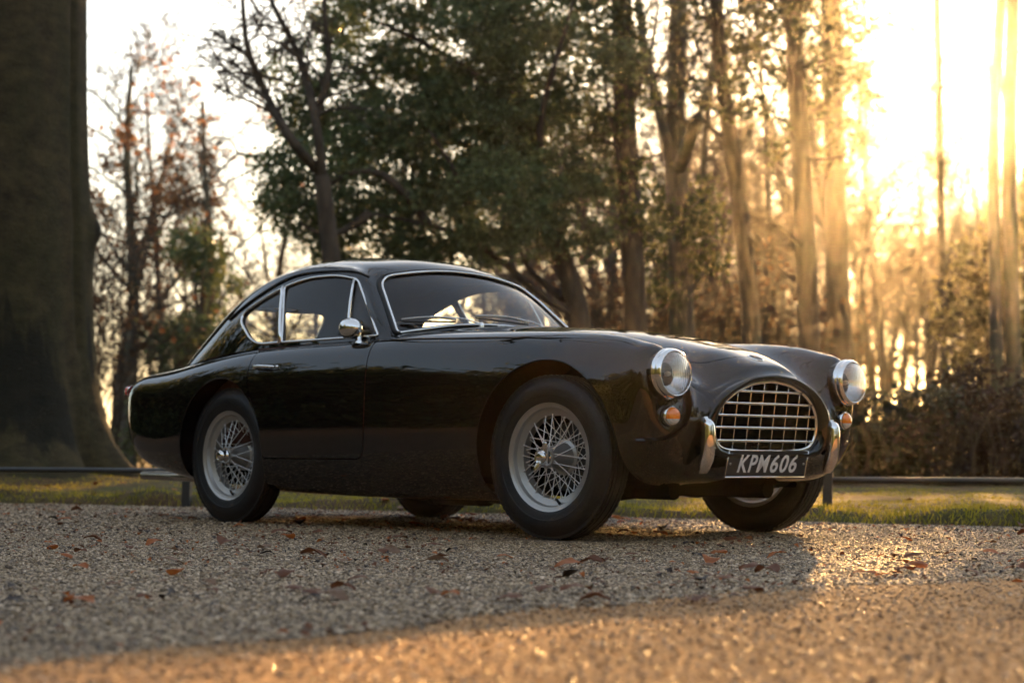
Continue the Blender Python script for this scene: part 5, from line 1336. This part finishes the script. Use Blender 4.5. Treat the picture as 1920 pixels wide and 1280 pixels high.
# ---- knee rail
M_RAIL = plain('weathered_rail', (.034, .032, .030), .42, 0, .5, var=.35, vscale=9, bump=.2, bscale=40)
def post(x, y, h, label, rz=.6):
    z = float(lawn_z(np.array(x), np.array(y))); t = MB().box((0, 0, h/2 - .1), (.056, .056, h + .2), bev=.004).build('fence_post', M_RAIL, None, False)
    t.location = (x, y, z); t.rotation_euler = (random.uniform(-.02, .02), random.uniform(-.02, .02), rz); tag(t, label, 'post', 'posts of the low rail'); return t
post(-4.42, .30, .20, 'dark square post of the low rail at the far left edge'); post(-2.55, .72, .25, 'dark square post below the exhaust tips behind the car')
post(-1.62, 1.52, .21, 'dark square post seen under the car between the left wheels'); post(1.02, 2.82, .215, 'dark square post beside the far front tyre')
def rail(a, b, label, r=.018):
    P = [np.array(a) + (np.array(b) - np.array(a))*t + np.array([0, 0, .004*math.sin(t*9)]) for t in np.linspace(0, 1, 12)]
    o = MB().tube(P, r, 10, flat=1.0).build('fence_rail', M_RAIL); tag(o, label, 'rail', 'low rails along the lawn')
rail((-8.5, -1.15, .235), (-2.30, .80, .225), 'low dark rail in front of the old beech'); rail((-2.28, .82, .222), (.98, 2.78, .205), 'middle stretch of low rail hidden behind the car'); rail((1.0, 2.86, .205), (4.9, 5.72, .205), 'sunlit low rail right of the far headlight', .019)

# ---- fallen leaves
M_FL = [leaf_like('fallen_leaf_brown', [(.2, (.085, .030, .012)), (.8, (.23, .082, .032))], .25, .6, 30, False), leaf_like('fallen_leaf_orange', [(.2, (.30, .075, .015)), (.8, (.52, .16, .035))], .4, .55, 30, False),
        leaf_like('fallen_leaf_tan', [(.2, (.16, .085, .045)), (.8, (.28, .16, .09))], .3, .6, 30, False), leaf_like('fallen_leaf_dark', [(.2, (.018, .011, .008)), (.8, (.045, .025, .016))], .1, .6, 30, False)]
def leaf_mesh(seed, mat):
    r = np.random.default_rng(seed); n = 7; V = []; F = []; cu, tw = r.normal()*.9 + .5, r.normal()*.7
    for i in range(n):
        t = i/(n - 1); w = .34*math.sin(math.pi*min(1, .04 + .96*t)**.85)**.9 + .004; x = t - .5
        for j, s in enumerate((-1, -.5, 0, .5, 1)):
            z = .20*cu*s*s*w*2 + .18*math.sin(t*math.pi*1.1)*(.5 + .5*r.random()) + tw*.12*s*x + r.normal()*.015
            V.append((x, s*w*(1 + .08*r.normal()*(abs(s) == 1)), z))
    for i in range(n - 1):
        for j in range(4): F.append((i*5 + j, i*5 + j + 1, (i + 1)*5 + j + 1, (i + 1)*5 + j))
    V += [(-.5, 0, V[2][2]), (-.72, .02, .10), (-.5, .012, V[2][2])]; k = len(V); F.append((k - 3, k - 2, k - 1))
    V = np.array(V); V[:, 2] -= V[:, 2].min(); me = bpy.data.meshes.new('fallen_leaf'); me.from_pydata([tuple(v) for v in V], [], F); me.shade_smooth(); me.materials.append(mat); return me
LM = [[leaf_mesh(100 + 10*m + k, M_FL[m]) for k in range(3)] for m in range(4)]
LL = ['curled brown leaf fallen on the gravel', 'bright orange-brown leaf fallen on the gravel', 'pale tan leaf fallen on the gravel', 'dark shrivelled leaf fallen on the gravel']
LG = ['brown leaves on the drive', 'orange leaves on the drive', 'tan leaves on the drive', 'dark leaves on the drive']
rng = np.random.default_rng(88); cnt = 0
def drop(px, py, m, size, lab=None):
    # bearing + distance of a spot on level ground
    dist = CAM_POS[2]*3443.0/(py - 855.0 - (px - 960)*.0047); p = spot(px, dist)
    x, y = p[0], p[1]; z = float(lawn_z(np.array(x), np.array(y))) if y > edge_y(x) else float(grav_z(np.array(x), np.array(y))) + .006
    o = bpy.data.objects.new('fallen_leaf', LM[m][rng.integers(3)]); COL.objects.link(o); o.location = (x, y, z); s = size
    o.scale = (s, s, s*.8); o.rotation_euler = (rng.normal()*.15, rng.normal()*.15, rng.random()*6.28)
    tag(o, lab or LL[m], 'leaf', None if lab else LG[m])
SPEC = [(948, 1046, 1, .055, 'orange-brown leaf on the gravel straight below the near front tyre'), (330, 1036, 2, .10, 'long tan leaf on the gravel in front of the rear wheel'), (425, 1020, 0, .085, 'flat brown leaf on the gravel below the rear tyre'), (740, 1034, 0, .06, 'curled brown leaf lying midway between the two near wheels'), (675, 1090, 0, .065, 'raised brown leaf on the gravel below the door'), (36, 1092, 3, .05, 'upright dark leaf on the gravel at the far left'), (695, 1185, 2, .03, 'pale leaf lit by the sun at the edge of the road'), (1655, 1074, 1, .05, 'bright orange leaf in the sun right of the far front tyre'), (1540, 1058, 1, .035, 'small orange leaf where the shadow of the car ends'), (1190, 1000, 1, .05, 'glowing orange leaf on the gravel between the front tyres')]
for a in SPEC: drop(*a)
for i in range(135):
    px = 1940*rng.random() - 10; py = 965 + 170*rng.random()**1.2
    if px > 1500 and py > 1090: continue
    m = int(rng.choice(4, p=[.48, .26, .14, .12])); drop(px, py, m, .036 + .055*rng.random())
for i in range(95):
    px = 1940*rng.random() - 10; py = 918 + 62*rng.random()**.7; m = int(rng.choice(3, p=[.45, .4, .15])); drop(px, py, m, .05 + .035*rng.random(), None)

# leaf scraps too small to count
V, F = strip_region(A0, A1, np.linspace(3.2, 13, 90), lambda x, y: grav_z(x, y) + .006, lambda x, y: on_gravel(x, y) and vnoise(x, y, 1.6, 55) > .42)
for q, (m_, dn) in enumerate(((LM[0][1], 48), (LM[1][0], 16), (LM[3][2], 26))):
    tag(scatter('leaf_scraps', V, F, m_, dn, .010, .028, 40 + q, 1.0), ('brown', 'orange', 'dark')[q] + ' scraps of dead leaf strewn over the gravel', 'leaf litter', kind='stuff')

# ================================================================== HAZE
mb = MB().box((-25, 30, 6.2), (260, 260, 15.0))
hz = mb.build('haze', None, None, False); tag(hz, 'thin warm morning haze filling the wood', 'haze', kind='stuff')
mh = bpy.data.materials.new('haze'); mh.use_nodes = True; nt = mh.node_tree; nt.nodes.clear(); out = nt.nodes.new('ShaderNodeOutputMaterial')
pv = nt.nodes.new('ShaderNodeVolumePrincipled'); pv.inputs['Color'].default_value = (.93, .90, .86, 1); pv.inputs['Density'].default_value = .00034; pv.inputs['Anisotropy'].default_value = .92
nt.links.new(pv.outputs[0], out.inputs['Volume']); hz.data.materials.append(mh)
